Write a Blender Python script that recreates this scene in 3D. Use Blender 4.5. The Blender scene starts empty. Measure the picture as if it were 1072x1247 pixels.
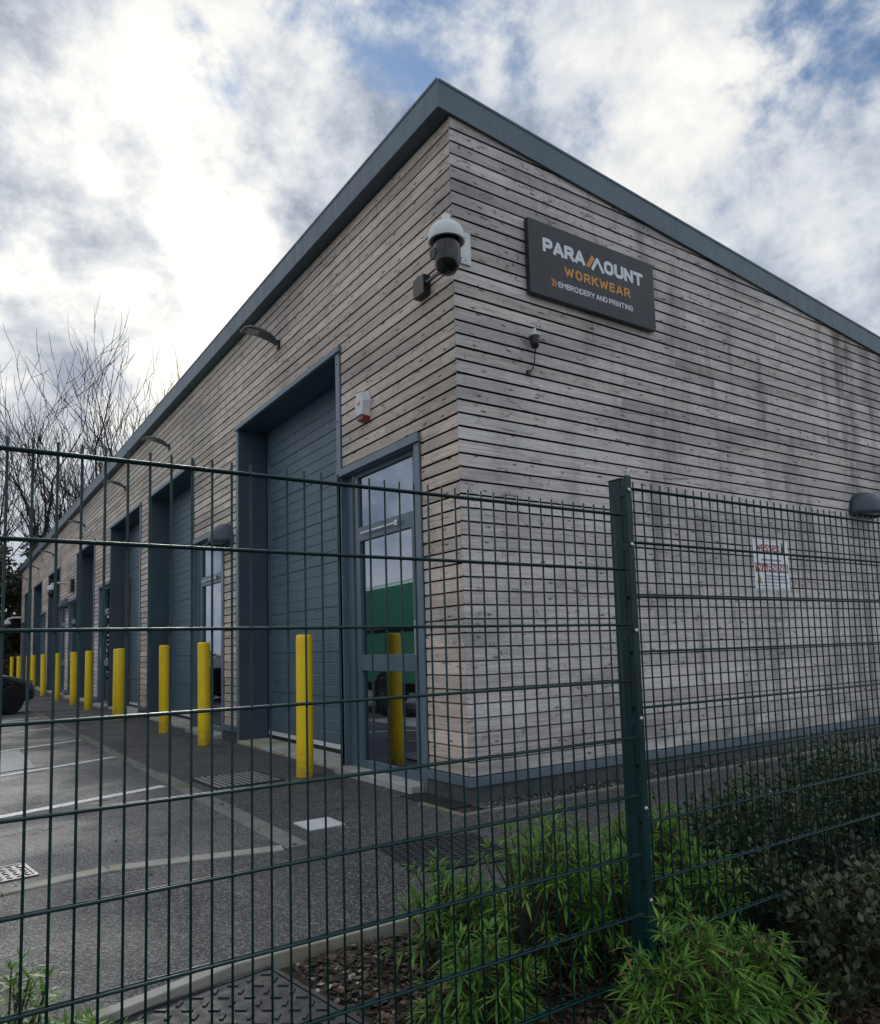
import bpy, math, random
from mathutils import Vector, Matrix, noise as mnoise
R = math.radians
rnd = random.Random(7)
scene = bpy.context.scene
col = scene.collection

# ------------------------------------------------------------------ camera
YAW, PITCH, ROLL = 0.592053, 0.096344, -0.028849
CAM = Vector((-3.43015, -4.75565, 1.20))
F_ = Vector((math.sin(YAW)*math.cos(PITCH), math.cos(YAW)*math.cos(PITCH), math.sin(PITCH)))
R_ = Vector((math.cos(YAW), -math.sin(YAW), 0)); U_ = R_.cross(F_)
R2 = R_*math.cos(ROLL)+U_*math.sin(ROLL); U2 = -R_*math.sin(ROLL)+U_*math.cos(ROLL)
cd = bpy.data.cameras.new('camera'); cam = bpy.data.objects.new('camera', cd); col.objects.link(cam)
m = Matrix((R2, U2, -F_)).transposed().to_4x4(); m.translation = CAM
cam.matrix_world = m
cd.sensor_fit = 'HORIZONTAL'; cd.sensor_width = 36; cd.lens = 908.47/1072*36
cd.shift_y = 77.98/1072; cd.clip_start = .05; cd.clip_end = 1500
scene.camera = cam

# ------------------------------------------------------------------ world
SUN = Vector((0.21, 0.88, 0.43)).normalized()
w = bpy.data.worlds.new('World'); scene.world = w; w.use_nodes = True
nt = w.node_tree; nt.nodes.clear()
class NB:
    """small helper for building node trees"""
    def __init__(s, nt): s.nt = nt
    def n(s, t, **k):
        nd = s.nt.nodes.new(t)
        for a, b in k.items(): setattr(nd, a, b)
        return nd
    def set(s, sock, v):
        if isinstance(v, bpy.types.NodeSocket): s.nt.links.new(v, sock)
        elif v is not None: sock.default_value = v
    def math(s, op, a, b=None, c=None, clamp=False):
        nd = s.n('ShaderNodeMath', operation=op, use_clamp=clamp)
        for i, v in enumerate((a, b, c)): s.set(nd.inputs[i], v)
        return nd.outputs[0]
    def vec(s, op, a, b=None):
        nd = s.n('ShaderNodeVectorMath', operation=op)
        s.set(nd.inputs[0], a); s.set(nd.inputs[1], b)
        return nd.outputs['Value'] if op in ('DOT_PRODUCT', 'LENGTH', 'DISTANCE') else nd.outputs[0]
    def mix(s, f, a, b, mode='MIX'):
        nd = s.n('ShaderNodeMix', data_type='RGBA', blend_type=mode)
        s.set(nd.inputs[0], f); s.set(nd.inputs[6], a); s.set(nd.inputs[7], b)
        return nd.outputs[2]
    def ramp(s, f, pts, interp='LINEAR'):
        nd = s.n('ShaderNodeValToRGB'); s.set(nd.inputs[0], f)
        cr = nd.color_ramp; cr.interpolation = interp
        while len(cr.elements) < len(pts): cr.elements.new(.5)
        for e, (p, c) in zip(cr.elements, pts):
            e.position = p; e.color = c if len(c) == 4 else (*c, 1)
        return nd.outputs[0]
    def rng(s, v, a, b, c=0., d=1., smooth=False):
        nd = s.n('ShaderNodeMapRange'); nd.interpolation_type = 'SMOOTHSTEP' if smooth else 'LINEAR'
        for i, x in enumerate((v, a, b, c, d)): s.set(nd.inputs[i], x)
        return nd.outputs[0]
    def noise(s, v, scale, detail=4, rough=.55, dist=0., dim='3D', col=False):
        nd = s.n('ShaderNodeTexNoise', noise_dimensions=dim); s.set(nd.inputs['Vector'], v)
        nd.inputs['Scale'].default_value = scale; nd.inputs['Detail'].default_value = detail
        nd.inputs['Roughness'].default_value = rough; nd.inputs['Distortion'].default_value = dist
        return nd.outputs['Color' if col else 'Fac']
    def vor(s, v, scale, feature='F1', out='Distance', dim='3D', rand=1.):
        nd = s.n('ShaderNodeTexVoronoi', feature=feature, voronoi_dimensions=dim); s.set(nd.inputs['Vector'], v)
        nd.inputs['Scale'].default_value = scale; nd.inputs['Randomness'].default_value = rand
        return nd.outputs[out]
    def comb(s, x, y, z):
        nd = s.n('ShaderNodeCombineXYZ')
        for i, v in enumerate((x, y, z)): s.set(nd.inputs[i], v)
        return nd.outputs[0]
    def sep(s, v):
        nd = s.n('ShaderNodeSeparateXYZ'); s.set(nd.inputs[0], v); return nd.outputs
b = NB(nt)
tc = b.n('ShaderNodeTexCoord').outputs['Generated']
dirn = b.vec('NORMALIZE', tc)
sx, sy, sz = b.sep(dirn)[:3]
sky = b.n('ShaderNodeTexSky', sky_type='NISHITA'); sky.sun_disc = False
sky.sun_elevation = math.asin(SUN.z); sky.sun_rotation = math.atan2(SUN.x, SUN.y)
sky.air_density = 1.2; sky.dust_density = .6; sky.ozone_density = 2.0
zz = b.math('ADD', b.math('MAXIMUM', sz, 0.0), .45)
px = b.math('DIVIDE', sx, zz); py = b.math('DIVIDE', sy, zz)
p = b.comb(px, py, 0.0)
pd = b.comb(sx, sy, b.math('MULTIPLY', sz, 1.25))
n1 = b.noise(b.vec('ADD', pd, (3.1, 1.7, .4)), 2.4, 10, .60, .15)
n2 = b.noise(b.vec('ADD', pd, (8.3, 4.2, 2.2)), 8.5, 10, .62, .15)
n3 = b.noise(b.vec('ADD', pd, (1.3, 9.2, 5.2)), 5.0, 10, .60, .15)
def blob(d, lo, hi):   # soft patch of sky round a direction
    d = Vector(d).normalized()
    return b.rng(b.vec('DOT_PRODUCT', dirn, tuple(d)), lo, hi, 0., 1., True)
cover = b.math('ADD', b.math('ADD', b.math('MULTIPLY', n1, .55), b.math('MULTIPLY', n2, .45)), .06)
thin = None
for d_, lo, amt in (((.741, .335, .582), .975, 1.), ((.731, .382, .566), .985, .5), ((.212, .725, .655), .9925, .8), ((.36, .635, .70), .991, .95), ((.285, .70, .68), .992, .5),
                    ((.449, .599, .675), .992, .6), ((.814, .414, .407), .993, .4), ((.136, .76, .66), .995, .35)):
    v_ = b.math('MULTIPLY', blob(d_, lo, .9995), amt); thin = v_ if thin is None else b.math('ADD', thin, v_)
cover2 = b.math('SUBTRACT', cover, b.math('MULTIPLY', thin, .095))
mask = b.rng(cover2, .335, .47, 0., 1., True)
shade = b.math('ADD', b.math('MULTIPLY', n3, .75), b.math('MULTIPLY', n2, .65))
shade = b.math('SUBTRACT', shade, .218)
for d_, lo, amt in (((.066, .838, .542), .986, -.13), ((.065, .891, .45), .992, -.06), ((.101, .967, .234), .985, -.10), ((.332, .726, .603), .992, -.06),
                    ((.12, .83, .55), .993, .04), ((.15, .87, .46), .955, .05), ((.75, .45, .49), .96, .04), ((.55, .60, .58), .97, .0)):
    shade = b.math('ADD', shade, b.math('MULTIPLY', blob(d_, lo, .9995), amt))
cc = b.ramp(shade, [(.30, (.18, .21, .28)), (.41, (.34, .37, .43)), (.50, (.48, .50, .53)), (.60, (.61, .605, .59)), (.76, (.76, .74, .70))])
glow = b.math('POWER', b.math('MAXIMUM', b.vec('DOT_PRODUCT', dirn, tuple(Vector((.16, .88, .42)).normalized())), 0.), 26.)
cc = b.mix(1., cc, b.comb(b.math('MULTIPLY_ADD', glow, .66, 1.), b.math('MULTIPLY_ADD', glow, .54, 1.), b.math('MULTIPLY_ADD', glow, .34, 1.)), 'MULTIPLY')
cc = b.mix(1., cc, (6.9, 7.0, 7.1, 1), 'MULTIPLY')
horizon = b.rng(sz, -.02, .0, .25, 1.)
skc = b.mix(1., sky.outputs[0], (.34, .42, .50, 1), 'MULTIPLY')
full = b.mix(mask, skc, cc)
full = b.mix(1., full, b.comb(horizon, horizon, horizon), 'MULTIPLY')
bg = b.n('ShaderNodeBackground'); nt.links.new(full, bg.inputs[0]); bg.inputs[1].default_value = .1
nt.links.new(bg.outputs[0], b.n('ShaderNodeOutputWorld').inputs[0])

sd = bpy.data.lights.new('sun', 'SUN'); so = bpy.data.objects.new('sun', sd); col.objects.link(so)
so.rotation_euler = (-SUN).to_track_quat('-Z', 'Y').to_euler(); so.location = (0, 0, 30)
sd.energy = 1.0; sd.angle = R(12); sd.color = (1, .96, .90)
scene.view_settings.view_transform = 'Standard'; scene.view_settings.look = 'None'
scene.view_settings.gamma = 1; scene.view_settings.exposure = 1.05
scene.render.engine = 'CYCLES'

# ------------------------------------------------------------------ helpers
def mat(name, color=(.5, .5, .5), rough=.6, metal=0., fn=None, spec=.5, coat=0.):
    m = bpy.data.materials.new(name); m.use_nodes = True
    t = m.node_tree; bs = t.nodes['Principled BSDF']
    bs.inputs['Base Color'].default_value = (*color, 1); bs.inputs['Roughness'].default_value = rough
    bs.inputs['Metallic'].default_value = metal; bs.inputs['Specular IOR Level'].default_value = spec
    bs.inputs['Coat Weight'].default_value = coat
    if fn: fn(NB(t), bs)
    return m
def bump(b, bs, h, strength=.4, dist=.005):
    nd = b.n('ShaderNodeBump'); nd.inputs['Strength'].default_value = strength; nd.inputs['Distance'].default_value = dist
    b.set(nd.inputs['Height'], h); b.set(bs.inputs['Normal'], nd.outputs[0])
def pos(b): return b.n('ShaderNodeNewGeometry').outputs['Position']
def varied(c1, c2, scale=3., rough=(.4, .6), bumps=0., detail=5):
    def fn(b, bs):
        P = pos(b); f = b.noise(P, scale, detail, .6)
        f2 = b.rng(f, .35, .65)
        b.set(bs.inputs['Base Color'], b.mix(f2, (*c1, 1), (*c2, 1)))
        b.set(bs.inputs['Roughness'], b.rng(b.noise(P, scale*2.3, 4), .3, .7, rough[0], rough[1]))
        if bumps: bump(b, bs, b.noise(P, scale*18, 4), bumps, .003)
    return fn

class MB:
    def __init__(s): s.v = []; s.f = []
    def add(s, vs, fs):
        o = len(s.v); s.v += [tuple(v) for v in vs]; s.f += [tuple(i+o for i in f) for f in fs]; return s
    def box(s, x0, x1, y0, y1, z0, z1):
        vs = [(x, y, z) for z in (z0, z1) for y in (y0, y1) for x in (x0, x1)]
        return s.add(vs, [(0, 2, 3, 1), (4, 5, 7, 6), (0, 1, 5, 4), (2, 6, 7, 3), (0, 4, 6, 2), (1, 3, 7, 5)])
    def obox(s, c, size, mx):
        sx, sy, sz = (k/2 for k in size)
        vs = [Vector(c)+mx@Vector((x, y, z)) for z in (-sz, sz) for y in (-sy, sy) for x in (-sx, sx)]
        return s.add(vs, [(0, 2, 3, 1), (4, 5, 7, 6), (0, 1, 5, 4), (2, 6, 7, 3), (0, 4, 6, 2), (1, 3, 7, 5)])
    def tube(s, pts, rad, n=8, cap=True):
        pts = [Vector(p) for p in pts]
        if not hasattr(rad, '__len__'): rad = [rad]*len(pts)
        rings = []
        d0 = (pts[1]-pts[0]).normalized(); a = d0.orthogonal().normalized()
        for i, p in enumerate(pts):
            d = (pts[min(i+1, len(pts)-1)]-pts[max(i-1, 0)]).normalized()
            a = (a-d*a.dot(d)).normalized(); c = d.cross(a)
            rings.append([p+(a*math.cos(2*math.pi*k/n)+c*math.sin(2*math.pi*k/n))*rad[i] for k in range(n)])
        vs = [v for r_ in rings for v in r_]; fs = []
        for i in range(len(pts)-1):
            for k in range(n): fs.append((i*n+k, i*n+(k+1) % n, (i+1)*n+(k+1) % n, (i+1)*n+k))
        if cap: fs += [tuple(reversed(range(n))), tuple(range((len(pts)-1)*n, len(pts)*n))]
        return s.add(vs, fs)
    def lathe(s, prof, c=(0, 0, 0), n=24, ax=None):
        """prof: (radius, height) pairs; ax = optional matrix"""
        ax = ax or Matrix.Identity(3); c = Vector(c)
        vs = [c+ax@Vector((r_*math.cos(2*math.pi*k/n), r_*math.sin(2*math.pi*k/n), h)) for r_, h in prof for k in range(n)]
        fs = [(i*n+k, i*n+(k+1) % n, (i+1)*n+(k+1) % n, (i+1)*n+k) for i in range(len(prof)-1) for k in range(n)]
        fs += [tuple(reversed(range(n))), tuple(range((len(prof)-1)*n, len(prof)*n))]
        return s.add(vs, fs)
    def prism(s, poly, z0, z1):
        n = len(poly)
        vs = [(*p[:2], z0) for p in poly]+[(*p[:2], z1) for p in poly]
        return s.add(vs, [tuple(reversed(range(n))), tuple(range(n, 2*n))]+[(i, (i+1) % n, n+(i+1) % n, n+i) for i in range(n)])
    def mesh(s, name, m=None, smooth=False):
        me = bpy.data.meshes.new(name); me.from_pydata(s.v, [], s.f); me.update()
        if m: me.materials.append(m)
        if smooth: me.polygons.foreach_set('use_smooth', [True]*len(me.polygons))
        return me
    def build(s, name, m, parent=None, smooth=False, kind=None):
        return link(name, s.mesh(name, m, smooth), parent, kind)
def link(name, data, parent=None, kind=None, loc=None):
    o = bpy.data.objects.new(name, data); col.objects.link(o)
    if parent: o.parent = parent
    if kind: o['kind'] = kind
    if loc is not None: o.location = loc
    return o
def tag(o, label, cat, group=None, kind=None):
    if label: o['label'] = label
    if cat: o['category'] = cat
    if group: o['group'] = group
    if kind: o['kind'] = kind
    return o
def thing(name, label, cat, loc=(0, 0, 0), group=None, rz=0):
    o = link(name, None); o.location = loc; o.rotation_euler.z = rz; o.empty_display_size = .2
    return tag(o, label, cat, group)
def copy_tree(o, parent=None):
    c = o.copy(); col.objects.link(c)
    if parent: c.parent = parent
    for ch in list(o.children): copy_tree(ch, c)
    return c
def shade_auto(o, deg=35):
    me = o.data
    me.polygons.foreach_set('use_smooth', [True]*len(me.polygons))
    me.set_sharp_from_angle(angle=R(deg))
def bevel(o, wd, seg=2):
    mo = o.modifiers.new('bevel', 'BEVEL'); mo.width = wd; mo.segments = seg; mo.limit_method = 'ANGLE'; mo.angle_limit = R(40)
    return o

# ------------------------------------------------------------------ materials
def wood(base, dark, blue):
    def fn(b, bs):
        g = b.n('ShaderNodeNewGeometry'); P = g.outputs['Position']; x, y, z = b.sep(P)[:3]
        isl = g.outputs['Random Per Island']; ob = b.n('ShaderNodeObjectInfo').outputs['Random']
        rr = b.math('FRACT', b.math('ADD', b.math('MULTIPLY', isl, 7.3), b.math('MULTIPLY', ob, 3.7)))
        u = b.math('ADD', x, y)
        off = b.math('MULTIPLY', rr, 40.)
        gv = b.comb(b.math('ADD', b.math('MULTIPLY', u, 2.2), off), b.math('MULTIPLY', z, 55.), off)
        grain = b.noise(gv, 1., 6, .65, .6)
        fine = b.noise(b.comb(b.math('MULTIPLY', u, 14.), b.math('MULTIPLY', z, 240.), off), 1., 3, .6)
        tone = b.math('ADD', b.math('MULTIPLY', rr, .40), .80)
        c = b.mix(b.rng(grain, .34, .68), (*dark, 1), (*base, 1))
        # brown or silver cast from board to board
        c = b.mix(b.math('MULTIPLY', b.math('FRACT', b.math('MULTIPLY', rr, 13.7)), .45), c, (*blue, 1))
        c = b.mix(1., c, b.comb(tone, tone, tone), 'MULTIPLY')
        c = b.mix(b.rng(fine, .52, .72, 0., .35), c, (.10, .09, .085, 1))
        # broad weathering patches
        pat = b.noise(b.comb(b.math('MULTIPLY', u, .45), b.math('MULTIPLY', z, 1.3), 3.), 1., 6, .65, .3)
        c = b.mix(b.rng(pat, .48, .72, 0., .55), c, (.12, .12, .135, 1))
        blot = b.noise(b.comb(b.math('MULTIPLY', u, 3.), b.math('MULTIPLY', z, 12.), off), 1., 5, .6)
        c = b.mix(b.rng(blot, .60, .80, 0., .55), c, (.10, .095, .095, 1))
        # knots: round dark centre, and curved checks beside them
        wv = b.vec('ADD', b.comb(b.math('MULTIPLY', u, 3.0), b.math('MULTIPLY', z, 9.), off), b.vec('MULTIPLY', b.noise(P, 14., 2, col=True), (.25, .25, 0.)))
        kd = b.vor(wv, 1., dim='2D'); kc = b.vor(wv, 1., out='Color', dim='2D')
        on = b.math('GREATER_THAN', b.sep(kc)[0], .60)
        knot = b.math('MULTIPLY', b.rng(kd, .035, .11, 1., 0.), on)
        c = b.mix(b.math('MULTIPLY', knot, .85), c, (.035, .025, .02, 1))
        wv2 = b.comb(b.math('ADD', b.math('MULTIPLY', u, 3.4), b.math('MULTIPLY', b.noise(b.comb(u, z, off), 22., 1), 1.1)), b.math('MULTIPLY', z, 5.), b.math('ADD', off, 5.))
        ck = b.vor(wv2, 1., feature='DISTANCE_TO_EDGE', dim='2D'); cs = b.sep(b.vor(wv2, 1., out='Color', dim='2D'))[1]
        crk = b.math('MULTIPLY', b.rng(ck, .0, .045, 1., 0.), b.math('GREATER_THAN', cs, .30))
        crk = b.math('MULTIPLY', crk, b.rng(b.noise(b.comb(b.math('MULTIPLY', u, 6.), b.math('MULTIPLY', z, 16.), off), 1., 2), .46, .56))
        c = b.mix(b.math('MULTIPLY', crk, .8), c, (.03, .025, .022, 1))
        # rain-splash staining along the foot and a run-off stain on the side wall
        foot = b.math('MULTIPLY', b.rng(z, .20, .52, 1., 0.), b.rng(b.noise(b.comb(b.math('MULTIPLY', u, 2.), b.math('MULTIPLY', z, 6.), 1.), 1., 5), .38, .62))
        foot = b.math('MULTIPLY', foot, b.rng(x, .3, 3., .25, 1.))
        c = b.mix(b.math('MULTIPLY', foot, .75), c, (.085, .06, .045, 1))
        wob = b.math('MULTIPLY', b.math('SUBTRACT', b.noise(b.comb(0., 0., z), 3., 4), .5), .5)
        dx = b.math('ABSOLUTE', b.math('SUBTRACT', b.math('ADD', x, wob), 6.08))
        st = b.math('MULTIPLY', b.rng(dx, .06, .34, 1., 0., True), b.rng(z, 2.4, 4.9, .45, 1.))
        st = b.math('MULTIPLY', st, b.rng(b.noise(b.comb(b.math('MULTIPLY', x, 6.), b.math('MULTIPLY', z, 1.3), 0.), 1., 5), .34, .62))
        c = b.mix(b.math('MULTIPLY', st, .8), c, (.07, .058, .05, 1))
        # dark run-off streaks
        run = b.noise(b.comb(b.math('MULTIPLY', u, 3.2), b.math('MULTIPLY', z, .55), 7.), 1., 5, .6)
        c = b.mix(b.math('MULTIPLY', b.rng(run, .50, .70, 0., .68), b.rng(x, .5, 2.5, .25, 1.)), c, (.095, .095, .105, 1))
        b.set(bs.inputs['Base Color'], c)
        bs.inputs['Roughness'].default_value = .8
        bump(b, bs, b.math('SUBTRACT', b.math('ADD', b.math('MULTIPLY', grain, .6), b.math('MULTIPLY', fine, .5)), b.math('MULTIPLY', b.math('MAXIMUM', knot, crk), .6)), .5, .004)
    return fn
M = {}
def bollard_paint(b, bs):
    P = pos(b); x, y, z = b.sep(P)[:3]
    c = b.mix(b.rng(b.noise(P, 5., 5), .35, .65), (.90, .60, .002, 1), (.95, .68, .004, 1))
    sc = b.noise(b.comb(b.math('MULTIPLY', x, 30.), b.math('MULTIPLY', y, 30.), b.math('MULTIPLY', z, 9.)), 1., 6, .7)
    c = b.mix(b.rng(sc, .62, .72, 0., .6), c, (.22, .17, .04, 1))
    dirt = b.math('MULTIPLY', b.rng(z, .0, .30, 1., 0.), b.rng(b.noise(P, 16., 6, .7), .35, .65, .1, 1.))
    c = b.mix(b.math('MULTIPLY', dirt, .75), c, (.10, .085, .05, 1))
    b.set(bs.inputs['Base Color'], c); b.set(bs.inputs['Roughness'], b.rng(sc, .4, .7, .34, .6))
def metal_dirt(c1, c2, rough=(.34, .5)):
    def fn(b, bs):
        P = pos(b); x, y, z = b.sep(P)[:3]
        c = b.mix(b.rng(b.noise(P, 1.6, 6, .6), .35, .65), (*c1, 1), (*c2, 1))
        u = b.math('ADD', x, y)
        st = b.noise(b.comb(b.math('MULTIPLY', u, 22.), b.math('MULTIPLY', z, 1.6), 2.), 1., 6, .65)
        c = b.mix(b.rng(st, .54, .76, 0., .55), c, (c1[0]*1.7+.02, c1[1]*1.6+.02, c1[2]*1.5+.02, 1))
        c = b.mix(b.rng(b.noise(b.comb(b.math('MULTIPLY', u, 9.), b.math('MULTIPLY', z, .9), 7.), 1., 5, .6), .56, .74, 0., .5), c, (.03, .035, .035, 1))
        c = b.mix(b.rng(z, .0, .35, .45, 0.), c, (.07, .065, .055, 1))
        b.set(bs.inputs['Base Color'], c); b.set(bs.inputs['Roughness'], b.rng(st, .3, .7, rough[0], rough[1]+.12))
    return fn
M['wood_front'] = mat('weathered timber, door side', fn=wood((.84, .71, .61), (.52, .43, .37), (.74, .67, .62)))
M['wood_side'] = mat('weathered timber, sign side', fn=wood((.76, .715, .70), (.42, .395, .40), (.64, .655, .69)))
M['membrane'] = mat('black breather membrane', (.012, .012, .014), .9)
M['slate'] = mat('slate grey coated metal', fn=metal_dirt((.080, .128, .178), (.100, .155, .208)))
M['slate_lt'] = mat('slate grey flashing', fn=metal_dirt((.115, .172, .230), (.145, .208, .272), (.3, .45)))
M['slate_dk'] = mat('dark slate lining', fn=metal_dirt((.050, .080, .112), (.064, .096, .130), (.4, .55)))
M['door'] = mat('roller door steel', fn=metal_dirt((.074, .122, .165), (.096, .150, .196)))
M['frame'] = mat('powder coated frame', fn=varied((.085, .13, .18), (.105, .155, .205), 3., (.3, .42)))
M['rubber'] = mat('black rubber', (.012, .012, .013), .7)
M['plinth'] = mat('engineering brick plinth', fn=varied((.045, .052, .06), (.085, .095, .105), 9., (.6, .85), .4))
def conc(c1, c2, c3=(.20, .19, .09)):
    def fn(b, bs):
        P = pos(b); f = b.noise(P, 7., 8, .65)
        c = b.mix(b.rng(f, .32, .66), (*c1, 1), (*c2, 1))
        c = b.mix(b.rng(b.noise(P, 160., 2), .55, .75, 0., .35), c, (.08, .08, .08, 1))
        c = b.mix(b.rng(b.noise(b.vec('ADD', P, (5, 2, 1)), 1.7, 6), .52, .68, 0., .8), c, (*c3, 1))
        b.set(bs.inputs['Base Color'], c); bs.inputs['Roughness'].default_value = .85
        bump(b, bs, b.noise(P, 90., 4), .35, .004)
    return fn
M['concrete'] = mat('pale concrete', fn=conc((.34, .34, .33), (.48, .48, .46), (.30, .30, .26)))
M['pale'] = mat('clean pale concrete', fn=conc((.50, .52, .54), (.62, .64, .66), (.46, .47, .46)))
M['sill'] = mat('mossy concrete sill', fn=conc((.36, .36, .33), (.50, .50, .46), (.26, .25, .10)))
M['channel'] = mat('worn concrete edging', fn=conc((.14, .14, .135), (.23, .23, .22), (.15, .14, .035)))
M['kerb'] = mat('concrete kerb edging', fn=conc((.28, .28, .26), (.42, .41, .37), (.20, .19, .10)))
def tarmac(base, chip, worn, wet=.55):
    def fn(b, bs):
        P = pos(b)
        cv = b.vor(P, 140., out='Color'); ch = b.sep(cv)[0]
        big = b.noise(P, .9, 6, .62, .4); med = b.noise(P, 6., 5, .6)
        c = b.mix(b.rng(big, .34, .66), (*base, 1), (*worn, 1))
        c = b.mix(b.rng(ch, .62, .92, 0., 1.), c, (*chip, 1))
        c = b.mix(b.rng(ch, .0, .30, .75, 0.), c, (.010, .010, .011, 1))
        c = b.mix(b.rng(med, .56, .74, 0., .45), c, (.03, .03, .028, 1))
        ce = b.vor(b.vec('ADD', P, b.vec('MULTIPLY', b.noise(P, 2.5, 5, col=True), (.6, .6, 0.))), .55, feature='DISTANCE_TO_EDGE')
        c = b.mix(b.math('MULTIPLY', b.rng(ce, .0, .006, .8, 0.), b.rng(b.noise(P, .7, 3), .48, .58)), c, (.012, .012, .012, 1))
        oil = b.noise(b.vec('ADD', P, (4., 7., 0.)), 1.6, 4, .5, .6)
        c = b.mix(b.rng(oil, .60, .72, 0., .6), c, (.018, .018, .02, 1))
        b.set(bs.inputs['Base Color'], c)
        b.set(bs.inputs['Roughness'], b.rng(big, .35, .65, wet, .85))
        h = b.math('ADD', b.vor(P, 140.), b.math('MULTIPLY', b.noise(P, 60., 3), .6))
        bump(b, bs, h, .75, .006)
    return fn
M['carpark'] = mat('worn car park tarmac', fn=tarmac((.052, .054, .059), (.27, .275, .285), (.090, .093, .100), .27))
M['path'] = mat('dark footway tarmac', fn=tarmac((.028, .028, .033), (.22, .22, .24), (.036, .036, .041), .42))
def paint(b, bs):
    P = pos(b); f = b.noise(P, 45., 6, .7)
    b.set(bs.inputs['Base Color'], b.mix(b.rng(f, .50, .62), (.80, .82, .84, 1), (.22, .22, .22, 1)))
    bs.inputs['Roughness'].default_value = .6
M['paint'] = mat('white road paint', fn=paint)
def soil(b, bs):
    P = pos(b); v = b.sep(b.vor(P, 40., out='Color'))[0]
    b.set(bs.inputs['Base Color'], b.mix(v, (.022, .016, .012, 1), (.065, .047, .035, 1)))
    bs.inputs['Roughness'].default_value = .9; bump(b, bs, b.vor(P, 40.), .8, .02)
M['soil'] = mat('bark mulch soil', fn=soil)
def grass(b, bs):
    P = pos(b)
    b.set(bs.inputs['Base Color'], b.mix(b.rng(b.noise(P, .4, 8, .7), .35, .65), (.035, .05, .018, 1), (.085, .095, .04, 1)))
    bs.inputs['Roughness'].default_value = .95; bump(b, bs, b.noise(P, 14., 6, .8), 1., .1)
M['grass'] = mat('rough winter grass', fn=grass)
M['yellow'] = mat('yellow bollard sleeve', fn=bollard_paint)
M['fence'] = mat('dark green fence coating', fn=varied((.001, .024, .028), (.002, .036, .040), 6., (.36, .52)), spec=.35)
M['zinc'] = mat('galvanised steel', fn=varied((.45, .46, .48), (.6, .6, .62), 30., (.3, .45)), metal=.9)
M['black'] = mat('black plastic', (.014, .015, .017), .35)
M['gloss_black'] = mat('glossy black plastic', (.008, .009, .011), .10, spec=.6)
M['white'] = mat('white painted casing', fn=varied((.62, .66, .70), (.70, .73, .76), 8., (.3, .4)))
M['chips'] = mat('bark chips', fn=None)
def rnd_col(cols, rough=.85):
    def fn(b, bs):
        r_ = b.n('ShaderNodeNewGeometry').outputs['Random Per Island']
        b.set(bs.inputs['Base Color'], b.ramp(r_, cols)); bs.inputs['Roughness'].default_value = rough
    return fn
M['chips'] = mat('bark chips', fn=rnd_col([(0, (.02, .014, .01)), (.45, (.06, .043, .032)), (.8, (.12, .085, .06)), (.96, (.24, .18, .13)), (1, (.45, .43, .4))]))
M['gravel'] = mat('grey gravel', fn=rnd_col([(0, (.04, .04, .045)), (.5, (.07, .07, .075)), (.9, (.15, .15, .15)), (1, (.36, .36, .35))]))
M['iron'] = mat('cast iron cover', fn=varied((.012, .015, .021), (.028, .032, .040), 12., (.5, .75), .1))
M['stud'] = mat('polished steel studs', fn=varied((.45, .45, .45), (.65, .65, .65), 10., (.3, .45)), metal=.6)
M['iron_lt'] = mat('worn steel cover', fn=varied((.09, .09, .095), (.17, .17, .175), 10., (.3, .5), .1), metal=.5)
def leaf(c1, c2, c3, trans=.25, rough=.45, dead=None):
    def fn(b, bs):
        r_ = b.n('ShaderNodeNewGeometry').outputs['Random Per Island']
        b.set(bs.inputs['Base Color'], b.ramp(r_, [(0, c1), (.55, c2), (.965, c3), (.972, dead or c3)])); bs.inputs['Roughness'].default_value = rough
        out = b.nt.nodes['Material Output']
        tr = b.n('ShaderNodeBsdfTranslucent'); b.set(tr.inputs[0], b.ramp(r_, [(0, c2), (1, c3)]))
        mx = b.n('ShaderNodeMixShader'); mx.inputs[0].default_value = trans
        b.nt.links.new(bs.outputs[0], mx.inputs[1]); b.nt.links.new(tr.outputs[0], mx.inputs[2]); b.nt.links.new(mx.outputs[0], out.inputs[0])
    return fn
M['leaf_bright'] = mat('bright narrow leaves', fn=leaf((.04, .13, .018), (.10, .26, .035), (.24, .40, .06), .30, .52, (.22, .13, .05)))
M['leaf_dark'] = mat('dark small leaves', fn=leaf((.022, .042, .018), (.045, .080, .034), (.11, .15, .06), .15, .36))
M['leaf_bronze'] = mat('bronze small leaves', fn=leaf((.020, .034, .018), (.042, .066, .032), (.10, .115, .05), .15, .38))
M['leaf_ever'] = mat('evergreen foliage', fn=leaf((.012, .018, .010), (.025, .032, .016), (.055, .06, .028), .1, .7))
M['stem'] = mat('shrub stems', (.07, .055, .035), .8)
M['bark'] = mat('bare tree bark', fn=varied((.016, .014, .012), (.035, .030, .026), 4., (.85, .95)))
M['sign'] = mat('dark sign panel', fn=varied((.015, .021, .034), (.021, .028, .043), 2., (.38, .5)))
M['ink_white'] = mat('white lettering', (.72, .78, .88), .5)
M['ink_orange'] = mat('orange lettering', (.66, .30, .07), .5)
M['ink_red'] = mat('red print', (.36, .02, .02), .5)
M['ink_black'] = mat('black print', (.03, .03, .035), .5)
M['ink_blue'] = mat('faint grey print', (.16, .22, .32), .5)
M['ink_yellow'] = mat('yellow print', (.75, .6, .02), .5)
M['sign_white'] = mat('white sign face', (.82, .88, .95), .4)
M['red_plastic'] = mat('red plastic', (.24, .02, .015), .35)
M['lamp_body'] = mat('dark blue grey lamp casing', fn=varied((.035, .055, .085), (.045, .07, .10), 4., (.35, .5)))
M['lens'] = mat('frosted lamp lens', (.35, .36, .38), .35)
M['leaf_litter'] = mat('fallen leaves', fn=rnd_col([(0, (.03, .02, .015)), (.6, (.08, .05, .03)), (1, (.16, .11, .05))]))
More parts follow.
